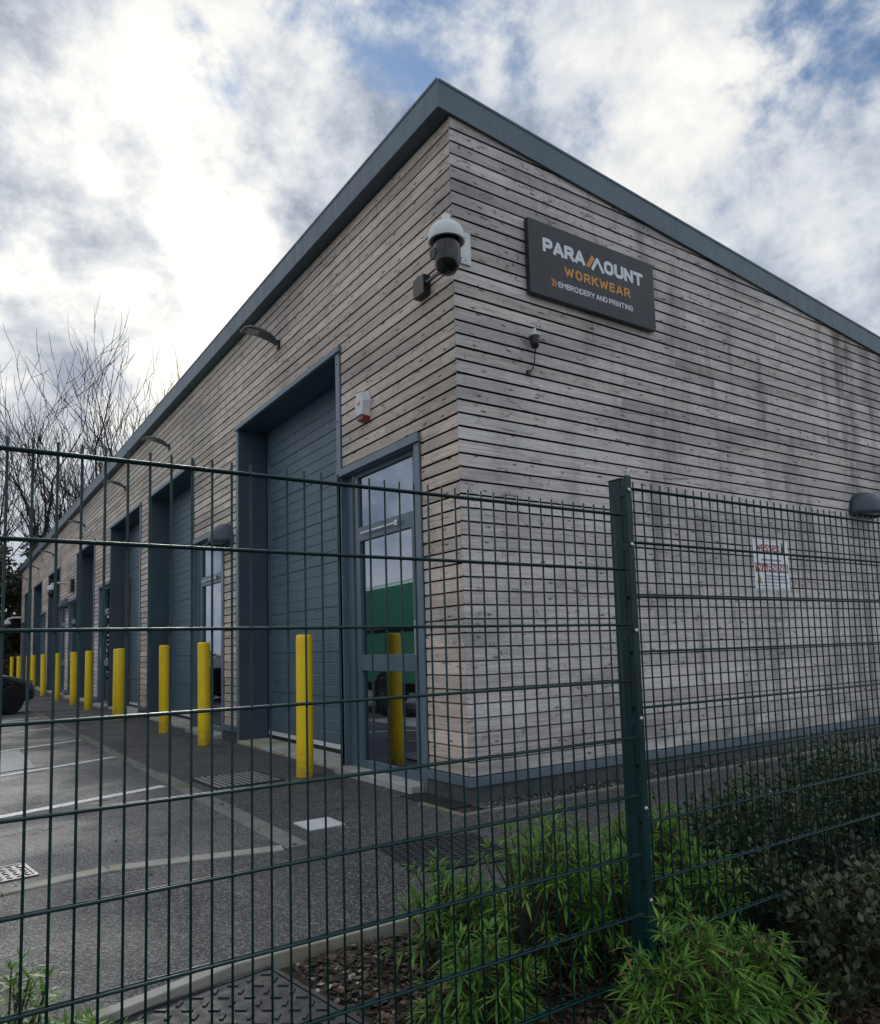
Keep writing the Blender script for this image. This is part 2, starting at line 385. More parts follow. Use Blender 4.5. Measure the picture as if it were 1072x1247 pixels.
M['room'] = mat('dim interior wall', (.10, .10, .11), .9)
def glassfn(refl):
    def fn(b, bs):
        out = b.nt.nodes['Material Output']
        g = b.n('ShaderNodeBsdfGlossy'); g.inputs['Roughness'].default_value = .012; g.inputs[0].default_value = (.72, .78, .92, 1)
        t = b.n('ShaderNodeBsdfTransparent'); t.inputs[0].default_value = (.30, .34, .36, 1)
        lw = b.n('ShaderNodeLayerWeight'); lw.inputs[0].default_value = .35
        f = b.math('MULTIPLY_ADD', lw.outputs['Fresnel'], .5, refl, True)
        mx = b.n('ShaderNodeMixShader'); b.set(mx.inputs[0], f)
        b.nt.links.new(t.outputs[0], mx.inputs[1]); b.nt.links.new(g.outputs[0], mx.inputs[2]); b.nt.links.new(mx.outputs[0], out.inputs[0])
    return fn
M['glass'] = mat('solar control glass', fn=glassfn(.36))
M['car'] = mat('navy car paint', (.012, .020, .036), .25, .4, coat=.8)
M['carglass'] = mat('tinted car glass', (.01, .012, .015), .05, spec=.8)
M['chrome'] = mat('bright alloy', (.6, .62, .66), .2, .9)
M['tyre'] = mat('tyre rubber', (.018, .018, .019), .8)
M['van'] = mat('green van paint', (.14, .56, .36), .3, coat=.5)
M['headlamp'] = mat('headlamp cover', (.45, .5, .55), .08, .3)
M['orange_lens'] = mat('amber lens', (.6, .2, .02), .2)

# ------------------------------------------------------------------ building data
ZB, PB, NB_ = .2062, .111283, 49
ZFT, ZFB, OV, SLOPE = 5.906, 5.658, .14, .09527
ZL = 4.345
LEN, DEP = 38.6, 13.0
def zfb(x): return ZFB-SLOPE*(x+OV)
def zft(x): return ZFT-SLOPE*(x+OV)
# roller opening (y0, y1), entrance (y0, y1)
UNITS = [((2.20, 5.33), (.68, 2.13)), ((7.64, 10.68), (6.08, 7.55)), ((11.52, 14.72), (14.80, 16.20)),
         ((17.05, 20.10), (20.18, 21.62)), ((23.98, 27.15), (22.56, 23.90)), ((29.50, 32.45), (28.05, 29.42)),
         ((33.60, 36.70), (36.78, 38.10))]
DZ = 3.0   # head of the entrances
building = thing('workshop_building', 'long timber-clad workshop block with slate grey doors and a shallow sloping roof', 'building')

# blocked boxes on the front wall: (y0, y1, ztop)
holes = []
for (r0, r1), (d0, d1) in UNITS:
    holes.append((r0-.09, r1+.09, ZL+.055)); holes.append((d0-.09 if d0 < r0 else d0-.08, d1+.09 if d0 > r0 else d1+.08, DZ+.07))
def free_spans(z0, z1):
    sp = [(0.0, LEN)]
    for a, c, zt in holes:
        if z0 < zt-.02:
            out = []
            for s_, e_ in sp:
                if a > s_ and c < e_: out += [(s_, a), (c, e_)]
                elif a <= s_ < c < e_: out.append((c, e_))
                elif s_ < a < e_ <= c: out.append((s_, a))
                elif a <= s_ and e_ <= c: pass
                else: out.append((s_, e_))
            sp = out
    return [s_ for s_ in sp if s_[1]-s_[0] > .05]
BH, BT, GAP = PB-.019, .022, .003
def board_mesh(name, side, L=1.0):
    # rhomboid board: top and bottom edges fall outwards so that rain drips off
    prof = [(0, 0.0), (.0, BH), (BT, BH+.010), (BT, .010)]   # (depth into wall, height)
    vs = []
    for t in (0, 1):
        for d, h in prof: vs.append((t*L, d, h) if side else (d, t*L, h))
    fs = [(0, 1, 2, 3), (7, 6, 5, 4), (0, 4, 5, 1), (1, 5, 6, 2), (2, 6, 7, 3), (3, 7, 4, 0)]
    if not side: fs = [tuple(reversed(f)) for f in fs]
    return vs, fs
pieces = []   # (score, side, start, length, row, offset)
def cut(a, c, rr):
    x = a; first = True
    while x < c-.01:
        L = rr.uniform(1.5, 4.2)*(rr.uniform(.3, 1.) if first else 1.); first = False
        if c-(x+L) < .5: L = c-x
        yield x, L; x += L
for n in range(NB_):
    z = ZB+n*PB
    rr = random.Random(100+n)
    for a, c in free_spans(z, z+BH):
        for s_, L in cut(a, c, rr): pieces.append([0, False, s_, L, n, rr.uniform(0, .0035)])
    # side wall: board must end before it clears the top of the sloping fascia
    xe = min(DEP, (ZFT-.03-(z+BH+.01))/SLOPE-OV)
    rr = random.Random(300+n)
    for s_, L in cut(.0, xe, rr): pieces.append([0, True, s_, L, n, rr.uniform(0, .0035)])
def project(p):
    d = Vector(p)-CAM; wz = d.dot(F_)
    if wz < .1: return None
    return (536+908.47*d.dot(R2)/wz, 701.5-908.47*d.dot(U2)/wz)
def score(pc):
    _, side, s_, L, n, o = pc; z = ZB+n*PB+BH/2; a = 0; K = 6
    for i in range(K):
        t0, t1 = s_+L*i/K, s_+L*(i+1)/K
        P0, P1 = ((t0, 0, z), (t1, 0, z)) if side else ((0, t0, z), (0, t1, z))
        q0, q1 = project(P0), project(P1); q2 = project((P0[0], P0[1], z+BH))
        if q0 and q1 and q2 and 0 < (q0[0]+q1[0])/2 < 1072 and 0 < q0[1] < 1247: a += abs(q1[0]-q0[0])*abs(q2[1]-q0[1])
    return a
for pc in pieces: pc[0] = score(pc)
pieces.sort(key=lambda p_: -p_[0])
vsS, fsS = board_mesh('b', True); vsF, fsF = board_mesh('b', False)
meS = MB().add(vsS, fsS).mesh('timber_board_side', M['wood_side']); meF = MB().add(vsF, fsF).mesh('timber_board_front', M['wood_front'])
restF, restS = MB(), MB()
for i, (sc, side, s_, L, n, o) in enumerate(pieces):
    z = ZB+n*PB; L2 = L-GAP
    if i < 296:
        ob = link('timber_board', meS if side else meF, building)
        ob.location = (s_, o, z) if side else (o, s_ if s_ > .01 else .0, z)
        ob.scale = (L2, 1, 1) if side else (1, L2, 1)
        if not side and s_ < .01: ob.location.y = BT+.006; ob.scale.y = L2-BT-.006
    else:
        t = restS if side else restF
        if side: t.add([(s_+v[0]*L2, o+v[1], z+v[2]) for v in vsS], fsS)
        else:
            st = s_ if s_ > .01 else BT+.006
            t.add([(o+v[0], st+v[1]*(L2-(st-s_)), z+v[2]) for v in vsF], fsF)
cl = MB(); cl.v, cl.f = restF.v, restF.f
o = cl.build('timber_cladding', M['wood_front'], building, kind='stuff')
if restS.v: restS.build('timber_cladding', M['wood_side'], building, kind='stuff')

# solid wall behind boards (membrane), with the openings left out
wl = MB()
D0 = .05
ys = sorted({0.03, LEN} | {v for (r_, d_) in UNITS for v in (*r_, *d_)})
for a, c in zip(ys, ys[1:]):
    mid = (a+c)/2; zlow = None
    for (r0, r1), (d0, d1) in UNITS:
        if r0 < mid < r1: zlow = ZL
        elif d0 < mid < d1: zlow = DZ
    wl.box(D0, .30, a+(.012 if zlow is None and a > .1 else 0), c-(.012 if zlow is None and c < LEN-.1 else 0), 0.0 if zlow is None else zlow+.012, ZFB-.01)
# side wall, sloping top
poly = [(D0, 0), (DEP, 0), (DEP, zfb(DEP)), (D0, ZFB-.02)]
vs = [(x, y, z) for y in (D0, .30) for x, z in poly]
wl.add(vs, [(0, 1, 2, 3), (7, 6, 5, 4), (0, 4, 5, 1), (1, 5, 6, 2), (2, 6, 7, 3), (3, 7, 4, 0)])
wl.box(DEP-.2, DEP, .3, LEN, 0, zfb(DEP)-.05); wl.box(D0, DEP, LEN-.25, LEN, 0, zfb(DEP)-.05)
wl.build('wall', M['membrane'], building)
# roof sheet with its fall towards the back
rf = MB(); rv = [(-OV+.02, -.01, zft(-OV)-.03), (DEP+.3, -.01, zft(DEP+.3)-.03), (DEP+.3, LEN+.05, zft(DEP+.3)-.03), (-OV+.02, LEN+.05, zft(-OV)-.03)]
rf.add(rv+[(x, y, z-.15) for x, y, z in rv], [(0, 1, 2, 3), (7, 6, 5, 4), (0, 4, 5, 1), (1, 5, 6, 2), (2, 6, 7, 3), (3, 7, 4, 0)])
rf.build('roof', M['slate_dk'], building)
# fascia panels
y = -.03; k = 0
while y < LEN:
    L = 3.0 if k else 2.97; e = min(y+L, LEN+.05)
    f = MB().box(-OV, -OV+.02, y+(.0015 if k else 0), e-.0015, ZFB, ZFT)
    f.box(-OV-.006, -OV, y+(.0015 if k else 0), e-.0015, ZFT-.018, ZFT+.004)
    f.build('fascia_panel', M['slate'], building)
    y = e if e < LEN else LEN+1; k += 1
x = -OV+.02; k = 0
while x < DEP:
    e = min(x+2.98, DEP+.3); g0 = .0015 if k else 0
    f = MB(); a, c = x+g0, e-.0015
    vs = [(a, -.03, zfb(a)), (c, -.03, zfb(c)), (c, -.03, zft(c)), (a, -.03, zft(a)), (a, -.012, zfb(a)), (c, -.012, zfb(c)), (c, -.012, zft(c)), (a, -.012, zft(a))]
    q = [(0, 1, 2, 3), (7, 6, 5, 4), (0, 4, 5, 1), (1, 5, 6, 2), (2, 6, 7, 3), (3, 7, 4, 0)]
    f.add(vs, q)
    vs = [(a, -.036, zft(a)-.018), (c, -.036, zft(c)-.018), (c, -.036, zft(c)+.004), (a, -.036, zft(a)+.004), (a, -.030, zft(a)-.018), (c, -.030, zft(c)-.018), (c, -.030, zft(c)+.004), (a, -.030, zft(a)+.004)]
    f.add(vs, q); f.build('fascia_panel', M['slate'], building); x = e; k += 1
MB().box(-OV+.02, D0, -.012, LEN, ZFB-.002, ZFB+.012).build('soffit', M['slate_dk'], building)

# plinth and base flashing under the piers
pl = MB(); bf = MB()
edges = [0.0]
spans = free_spans(.3, .4)
for a, c in spans:
    a2 = a if a > .01 else -.012
    MB().box(-.012, .30, a2, c, 0.0, .128).build('plinth', M['plinth'], building)
    MB().box(-.034, .045, -.034 if a < .01 else a, c, .132, .198).build('base_flashing', M['slate_lt'], building)
MB().box(.3005, DEP, -.012, .30, 0, .128).build('plinth', M['plinth'], building)
MB().box(.0455, DEP, -.034, .045, .132, .198).build('base_flashing', M['slate_lt'], building)

# ---- openings
def panel_mesh(w_, h_, ribs=4):
    """sectional door panel: ribbed face, front at x=0, spanning y 0..w_, z 0..h_"""
    prof = []; rh = h_/ribs
    for i in range(ribs):
        z0 = i*rh; g = .010 if i == 0 else .006
        prof += [(g, z0+.0005), (g, z0+.005), (0, z0+.010), (0, z0+rh-.008), ]
    prof += [(.010, h_-.001)]
    prof = prof+[(.035, h_-.001), (.035, .0005)]
    n = len(prof); vs = [(d, t*w_, z) for t in (0, 1) for d, z in prof]
    fs = [tuple(range(n)), tuple(reversed(range(n, 2*n)))]+[(i, n+i, n+(i+1) % n, (i+1) % n) for i in range(n)]
    return MB().add(vs, fs)
XR = .40
def roller(y0, y1):
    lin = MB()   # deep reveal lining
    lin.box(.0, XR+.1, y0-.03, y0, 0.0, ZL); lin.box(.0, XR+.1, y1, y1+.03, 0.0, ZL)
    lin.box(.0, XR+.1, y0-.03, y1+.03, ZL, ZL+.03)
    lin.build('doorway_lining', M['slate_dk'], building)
    tr = MB()
    tr.box(-.016, .0, y0-.085, y0+.004, .0, ZL-.004); tr.box(-.016, .0, y1-.004, y1+.085, .0, ZL-.004)
    tr.box(-.040, .0, y0-.115, y1+.085, ZL-.004, ZL+.055)
    t = tr.build('door_trim', M['slate_lt'], building)
    sc = MB()
    for k in range(7):
        z = .5+k*.62; sc.lathe([(.008, 0), (.008, .006)], (-.016, y0-.03, z), 8, Matrix.Rotation(R(-90), 3, 'Y'))
    sc.build('screw', M['black'], t)
    door = MB(); door.box(XR-.002, XR+.06, y0, y0+.05, .03, ZL); door.box(XR-.002, XR+.06, y1-.05, y1, .03, ZL)
    door.box(XR+.045, XR+.06, y0, y1, .03, ZL)
    d = door.build('roller_door', M['rubber'], building)
    n = 8; z0 = .14; h_ = (ZL-.0-z0)/n
    me = panel_mesh(y1-y0-.10, h_).mesh('door_panel', M['door'])
    for k in range(n): link('door_panel', me, d, loc=(XR, y0+.05, z0+k*h_))
    MB().box(XR-.006, XR+.03, y0+.05, y1-.05, .085, .138).build('bottom_rail', M['concrete'] if False else M['white'], d)
    MB().box(XR+.002, XR+.03, y0+.05, y1-.05, .035, .085).build('bottom_seal', M['rubber'], d)
    s_ = MB().box(-.035, XR+.2, y0, y1, -.02, .034).build('sill', M['sill'], building); bevel(s_, .006)
def entrance(y0, y1, roller_side, first=False):
    XG = .09
    inner0, inner1 = (y0+.15, y1-.24) if roller_side > 0 else (y0+.24, y1-.15)
    fr = MB()
    # outer lining / trim
    fr.box(-.016, .0, y0-.085, y0+.004, .0, DZ-.004); fr.box(-.016, .0, y1-.004, y1+(.045 if roller_side > 0 else .085), .0, DZ-.004)
    fr.box(-.040, .0, y0-.10, y1+.05, DZ-.004, DZ+.07)
    fr.box(.0, .30, y0-.02, y0, .0, DZ); fr.box(.0, .30, y1, y1+.02, .0, DZ); fr.box(.0, .30, y0, y1, DZ-.012, DZ)
    t = fr.build('door_trim', M['slate_lt'], building)
    f = MB(); x0, x1 = XG-.03, XG+.03
    f.box(x0, x1, y0, inner0, .06, DZ-.012); f.box(x0, x1, inner1, y1, .06, DZ-.012)
    f.box(x0, x1, inner0, inner1, 2.945, DZ-.012)
    f.box(x0, x1, inner0, inner1, 2.29, 2.435)
    f.box(x0-.008, x1, inner0, inner1, 1.0, 1.155); f.box(x0, x1, inner0, inner1, .06, .135)
    for (a, c) in ((.135, 1.0), (1.155, 2.29)):   # the leaf's own stiles
        f.box(x0-.006, x1, inner0, inner0+.035, a, c); f.box(x0-.006, x1, inner1-.035, inner1, a, c)
    f.box(x0-.014, x1, y1-.14 if roller_side > 0 else y0, y1 if roller_side > 0 else y0+.14, .06, DZ-.1)
    d = f.build('entrance_door', M['frame'], building); bevel(d, .003, 1)
    for a, c in ((.135, 1.0), (1.155, 2.29), (2.435, 2.945)):
        e_ = .035 if c < 2.4 else 0
        MB().box(XG-.004, XG+.004, inner0+e_, inner1-e_, a, c).build('glass_pane', M['glass'], d)
    h = MB(); yy0, yy1 = inner0+.22, inner1-.12
    h.box(x0-.045, x0-.034, yy0, yy1, 2.352, 2.368); h.box(x0-.04, x0, yy0, yy0+.06, 2.335, 2.385)
    h.build('door_closer', M['zinc'], d)
    h = MB(); hy = inner0-.055 if roller_side > 0 else inner1+.055
    h.box(x0-.05, x0-.035, hy-.012, hy+.012, 1.15, 1.45); h.box(x0-.04, x0, hy-.01, hy+.01, 1.17, 1.19); h.box(x0-.04, x0, hy-.01, hy+.01, 1.41, 1.43)
    h.build('pull_handle', M['zinc'], d)
    s_ = MB().box(-.13, .30, y0-.02, y1+.02, -.02, .058).build('threshold', M['concrete'], building); bevel(s_, .008)
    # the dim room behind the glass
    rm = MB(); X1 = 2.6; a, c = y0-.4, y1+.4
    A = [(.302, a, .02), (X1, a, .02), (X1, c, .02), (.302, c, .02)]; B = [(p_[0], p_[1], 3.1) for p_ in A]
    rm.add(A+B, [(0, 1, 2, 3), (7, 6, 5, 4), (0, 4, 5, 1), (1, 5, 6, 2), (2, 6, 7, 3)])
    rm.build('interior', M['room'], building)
for i, ((r0, r1), (d0, d1)) in enumerate(UNITS):
    roller(r0, r1); entrance(d0, d1, 1 if d0 < r0 else -1, i == 0)
em = mat('lit ceiling lamp', (.8, .8, .8), .5)
em.node_tree.nodes['Principled BSDF'].inputs['Emission Color'].default_value = (1, .85, .55, 1)
em.node_tree.nodes['Principled BSDF'].inputs['Emission Strength'].default_value = 9
o = MB().lathe([(.10, 0), (.11, .02), (.10, .05)], (1.55, 2.25, 2.98), 20).build('ceiling_lamp', em)
tag(o, 'small round warm ceiling lamp glowing behind the glass of the nearest entrance', 'lamp')

# ------------------------------------------------------------------ ground
def sheet(name, poly, z, m, label=None, kind='structure'):
    me = MB().add([(x, y, z) for x, y in poly], [tuple(range(len(poly)))])
    o = me.build(name, m); o['kind'] = kind
    return o
sheet('ground', [(-300, -300), (500, -300), (500, 500), (-300, 500)], -.55, M['grass'])
def grid_sheet(name, x0, x1, y0, y1, nx, ny, zf, m):
    vs = [(x0+(x1-x0)*i/nx, y0+(y1-y0)*j/ny) for j in range(ny+1) for i in range(nx+1)]
    vs = [(x, y, zf(x, y)) for x, y in vs]
    fs = [(j*(nx+1)+i, j*(nx+1)+i+1, (j+1)*(nx+1)+i+1, (j+1)*(nx+1)+i) for j in range(ny) for i in range(nx)]
    o = MB().add(vs, fs).build(name, m, smooth=True); o['kind'] = 'structure'; return o
def bed_z(x, y):
    t = min(max((-1.84-y)/1.4, 0), 1)
    return -.035-.13*t+.025*mnoise.noise(Vector((x*2.3, y*2.3, 0)))+(-.08 if y < -6 else 0)
# car park (left of the edging strip), footway along the doors and round the corner
sheet('car_park', [(-60, -.16), (-3.13, -.16), (-2.58, -.01), (-1.62, -.2), (-1.62, 70), (-60, 70)], 0.0, M['carpark'])
sheet('footpath', [(-60, -1.80), (-60, -2.2), (-6.5, -2.2), (-2.97, -1.94), (-2.45, -1.80), (40, -1.80), (40, -.29), (-.29, -.29), (-.29, 0.0), (0.0, 0.0), (.4, .3), (.4, 42), (-1.50, 42), (-1.50, -.2), (-1.62, -.30), (-2.60, -.09), (-3.13, -.20), (-60, -.3)], -.004, M['path'])
sheet('subbase', [(-60, -2.3), (-6.5, -2.25), (-2.97, -1.96), (-2.45, -1.83), (40, -1.83), (40, .3), (.3, .3), (.3, 70), (-60, 70)], -.03, M['path'])
grid_sheet('planting_bed', -9, 9, -9, -1.76, 120, 50, bed_z, M['soil'])
# side channel of loose gravel and its concrete edge
g = MB(); rr = random.Random(5)
def chip(mb, c, s_, rr, flat=1.):
    e = [rr.uniform(.5, 1)*s_ for _ in range(3)]; e[2] *= flat
    mx = Matrix.Rotation(rr.uniform(0, 6.28), 3, 'Z')@Matrix.Rotation(rr.uniform(-.5, .5), 3, 'X')
    mx = mx@Matrix.Rotation(rr.uniform(-.5, .5), 3, 'Y')
    vs = [Vector(c)+mx@Vector((a*e[0], b_*e[1]*k, c_*e[2])) for a, b_, c_, k in ((1, .3, 0, 1), (-.2, 1, .2, 1), (-1, -.2, 0, 1), (.2, -1, -.1, 1), (.1, .1, .8, 1), (0, 0, -.8, 1))]
    mb.add(vs, [(0, 1, 4), (1, 2, 4), (2, 3, 4), (3, 0, 4), (1, 0, 5), (2, 1, 5), (3, 2, 5), (0, 3, 5)])
MB().add([(-.3, -.26, -.012), (13, -.26, -.012), (13, .0, -.012), (-.3, .0, -.012)], [(0, 1, 2, 3)]).build('gravel_bed', M['soil'], kind='structure')
for i in range(4200):
    x = -.02+10*rr.random()**1.6; yv = rr.uniform(-.25, -.02); chip(g, (x, yv, -.004+rr.uniform(0, .012)), rr.uniform(.008, .018), rr, .7)
o = g.build('gravel', M['gravel'], kind='stuff'); tag(o, 'strip of loose grey gravel along the foot of the side wall', None)
x = -.30
while x < 12:
    o = bevel(MB().box(x+.002, x+.912, -.30, -.25, -.05, .012).build('edging_stone', M['channel']), .004)
    o['kind'] = 'structure'; x += .914
o = bevel(MB().box(-.30, -.25, -.248, .30, -.05, .010).build('edging_stone', M['channel']), .004); o['kind'] = 'structure'
MB().box(-.25, -.04, -.02, .66, -.02, .004).build('drain_gap', M['rubber'])['kind'] = 'structure'
# concrete edging strips
y = -.28; rr = random.Random(3)
while y < 42:
    L = .914
    o = bevel(MB().box(-1.615, -1.50 if y > 3 else -1.455, y+.003, y+L-.003, -.05, .003+rr.uniform(0, .004)).build('edging_stone', M['channel']), .004)
    o['kind'] = 'structure'; y += L
def kerb_line(pts, wd, z0, z1, m, L=.914, off=0):
    for (ax, ay), (bx, by) in zip(pts, pts[1:]):
        d = Vector((bx-ax, by-ay, 0)); n = d.length; d.normalize(); k = 0.
        mx = Matrix((d, Vector((-d.y, d.x, 0)), Vector((0, 0, 1)))).transposed()
        while k < n-.02:
            l = min(L, n-k); c = Vector((ax, ay, 0))+d*(k+l/2)
            mb = MB().obox((c.x, c.y, (z0+z1)/2), (l-.006, wd, z1-z0), mx)
            o = bevel(mb.build('kerb_stone', m), .005); o['kind'] = 'structure'; k += l
kerb_line([(-1.625, -.25), (-2.59, -.03), (-3.13, -.12), (-6.8, -.75)], .115, -.06, .006, M['kerb'])
kerb_line([(-6.5, -2.2), (-2.97, -1.94), (-2.45, -1.80), (-1.25, -1.80), (9.7, -1.80)], .06, -.16, .022, M['kerb'])
# road markings
def line(a, c, wd=.09, z=.004):
    d = Vector((c[0]-a[0], c[1]-a[1], 0)).normalized(); n = Vector((-d.y, d.x, 0))*wd/2
    A, C_ = Vector((*a, z)), Vector((*c, z))
    o = MB().add([A-n, C_-n, C_+n, A+n], [(0, 1, 2, 3)]).build('parking_line', M['paint']); o['kind'] = 'structure'
line((-7.5, .35), (-1.66, 2.56), .12)
for a, c in ( ((-7.5, 1.9), (-1.62, 5.10)), ((-7.5, 3.9), (-1.64, 7.53)), ((-7.5, 6.3), (-1.68, 10.10)), ((-7.0, 9.6), (-1.64, 13.0)), ((-7, 12.4), (-1.64, 15.6))):
    line(a, c, .10)
sheet('concrete_slab', [(-4.4, 4.02), (-2.49, 4.84), (-2.50, 6.82), (-4.4, 6.10)], .006, M['pale'])
o = bevel(MB().box(-1.315, -1.045, .055, .335, -.02, .006).build('concrete_tile', M['pale']), .004); tag(o, 'small pale square concrete tile set in the dark footway', 'tile')
# covers
def cover(label, poly_c, size, rz, m, kind, z=.006, mt=None):
    t = thing('drain_cover', label, 'drain cover', (*poly_c, z), None, rz)
    a, c = size[0]/2, size[1]/2
    MB().box(-a, a, -c, c, -.03, 0).build('plate', m, t)
    fr = MB(); wd = .022
    fr.box(-a-wd, a+wd, -c-wd, -c-.004, -.03, .003); fr.box(-a-wd, a+wd, c+.004, c+wd, -.03, .003)
    fr.box(-a-wd, -a-.004, -c-.004, c+.004, -.03, .003); fr.box(a+.004, a+wd, -c-.004, c+.004, -.03, .003)
    fr.build('frame', m, t)
    tm = MB(); s_ = kind[1]; nx, ny = int(size[0]/s_), int(size[1]/s_)
    for i in range(nx):
        for j in range(ny):
            x, yv = -a+(i+.5)*size[0]/nx, -c+(j+.5)*size[1]/ny
            if kind[0] == 'stud': tm.box(x-s_*.27, x+s_*.27, yv-s_*.27, yv+s_*.27, 0, .006)
            else:
                ang = R(45) if (i+j) % 2 else R(-45)
                mx = Matrix.Rotation(ang, 3, 'Z')
                tm.obox((x, yv, .002), (s_*.62, s_*.2, .006), mx)
    tm.build('tread', mt or m, t, kind='stuff')
    return t
cover('square studded iron cover in the footway beside the nearest yellow bollard', (-1.02, 2.42), (.62, .70), R(2), M['iron'], ('stud', .055), mt=M['stud'])
cover('dark patterned iron cover in the path nearest the building corner', (-.90, -.98), (.60, .60), R(-12), M['iron'], ('stud', .05))
cover('worn chequered cover at the car park corner against the pale kerb', (-3.22, .22), (.50, .30), R(8), M['iron_lt'], ('bar', .045))
cover('large black chequered cover in the mulch bed behind the near kerb', (-2.68, -2.32), (.80, .78), R(8), M['iron'], ('bar', .062), -.01)

# bark chips and litter
g = MB(); rr = random.Random(11)
for i in range(15000):
    if i < 5200: x, yv = rr.uniform(-2.35, -1.0), rr.uniform(-2.9, -1.85)
    elif i < 11000: x, yv = rr.uniform(-1.9, .6), rr.uniform(-3.9, -2.7)
    else: x, yv = rr.uniform(-3.8, 2), rr.uniform(-3.9, -1.86)
    if -3.12 < x < -2.24 and yv > -2.75 and rr.random() > .012: continue
    chip(g, (x, yv, bed_z(x, yv)+rr.uniform(.0, .02)), rr.uniform(.008, .026), rr, .35)
tag(g.build('bark_mulch', M['chips'], kind='stuff'), 'dark bark chips covering the planting bed', None)
g = MB()
for i in range(260):
    x = rr.choice((rr.gauss(-1.5, .12), rr.uniform(-3.6, -.3), rr.gauss(-.15, .1))); yv = rr.uniform(-1.7, 15)
    if x > -.32 and yv < 0: continue
    s_ = rr.uniform(.010, .028); a = rr.uniform(0, 6.3)
    c_ = Vector((x, yv, .008)); d1 = Vector((math.cos(a), math.sin(a), rr.uniform(-.1, .3)))*s_; d2 = Vector((-math.sin(a), math.cos(a), rr.uniform(-.2, .3)))*s_*.5
    g.add([c_-d1, c_+d2, c_+d1, c_-d2+Vector((0, 0, .004))], [(0, 1, 2), (0, 2, 3)])
tag(g.build('fallen_leaves', M['leaf_litter'], kind='stuff'), 'scattered brown leaves on the tarmac', None)

# ------------------------------------------------------------------ bollards
def bollard():
    n = 28; prof = [(.070, -.05), (.0825, -.04), (.0825, 1.34), (.079, 1.362), (.066, 1.372), (.0, 1.374)]
    o = MB().lathe(prof[:-1], (0, 0, 0), n).build('bollard', M['yellow']); shade_auto(o, 50); return o
BOL = [(-.43, 2.16, 'yellow bollard nearest the camera, right in front of the nearest roller door'),
       (-.43, 5.50, 'yellow bollard at the left jamb of the nearest roller door, second closest'),
       (-.44, 7.60, 'yellow bollard between the second entrance and the second roller door'),
       (-.45, 10.96, 'yellow bollard left of the second roller door, front one of the overlapping pair'),
       (-.42, 11.50, 'yellow bollard peeking out left of the touching pair, by the third roller door'),
       (-.48, 14.60, 'yellow bollard at the far edge of the third roller door, before the third entrance'),
       (-.46, 17.07, 'yellow bollard at the right jamb of the fourth roller door'),
       (-.49, 20.03, 'yellow bollard at the left jamb of the fourth roller door'),
       (-.49, 23.67, 'yellow bollard beside the fifth entrance, beyond the white dome camera'),
       (-.50, 26.87, 'yellow bollard at the left jamb of the fifth roller door'),
       (-.48, 28.9, 'yellow bollard half hidden behind another near the sixth entrance'),
       (-.48, 33.0, 'yellow bollard whose foot is hidden by the dark car, right of the leftmost one'),
       (-.48, 36.9, 'leftmost and farthest yellow bollard, near the end of the building')]
b0 = bollard()
for i, (x, yv, lab) in enumerate(BOL):
    o = b0 if i == 0 else b0.copy()
    if i: col.objects.link(o)
    o.location = (x, yv, 0); o.rotation_euler = (R(rnd.uniform(-.5, .5)), R(rnd.uniform(-.5, .5)), rnd.uniform(0, 6))
    tag(o, lab, 'bollard', 'yellow bollards in front of the doors')

# ------------------------------------------------------------------ fittings on the walls
def arm_lamp(y, label, group):
    t = thing('wall_light', label, 'wall light', (0, y, 5.04), group)
    pts = [(-.02, .0), (-.06, .035), (-.12, .070), (-.21, .100), (-.31, .115), (-.40, .115), (-.47, .100)]
    wd = [.04, .065, .09, .105, .115, .12, .10]; th = [.03, .034, .036, .034, .03, .026, .012]
    vs = []
    for (x, z), w_, h_ in zip(pts, wd, th):
        vs += [(x, -w_, z-h_*.3), (x, -w_*.75, z+h_*.7), (x, w_*.75, z+h_*.7), (x, w_, z-h_*.3)]
    fs = [(i*4+k, i*4+(k+1) % 4, i*4+4+(k+1) % 4, i*4+4+k) for i in range(6) for k in range(4)]+[(3, 2, 1, 0), (24, 25, 26, 27)]
    o = MB().add(vs, fs).build('lamp_head', M['lamp_grey'], t); shade_auto(o, 50)
    MB().box(-.42, -.27, -.075, .075, .096, .104).build('lens', M['lens'], t)
    br = MB().box(-.03, 0, -.035, .035, -.05, .05); br.build('bracket', M['black'], t)
    return t
M['lamp_grey'] = mat('grey lamp casting', fn=varied((.10, .115, .13), (.14, .155, .17), 6., (.35, .5)), metal=.3)
ARM = [(3.81, 'curved grey wall light under the eaves above the nearest roller door'),
       (9.18, 'second curved wall light under the eaves, above the second roller door'),
       (13.1, 'third curved wall light under the eaves, above the third roller door'),
       (18.8, 'fourth curved wall light under the eaves, above the fourth roller door'),
       (25.9, 'third curved wall light from the far end, above the fifth roller door'),
       (30.9, 'next to last curved wall light under the eaves'),
       (35.9, 'last curved wall light, at the far end of the building')]
a0 = None
for i, (yv, lab) in enumerate(ARM):
    if i == 0: a0 = arm_lamp(yv, lab, 'curved wall lights under the eaves'); t = a0
    else:
        t = copy_tree(a0); t['label'] = lab
    t.location = (0, yv, 5.04)
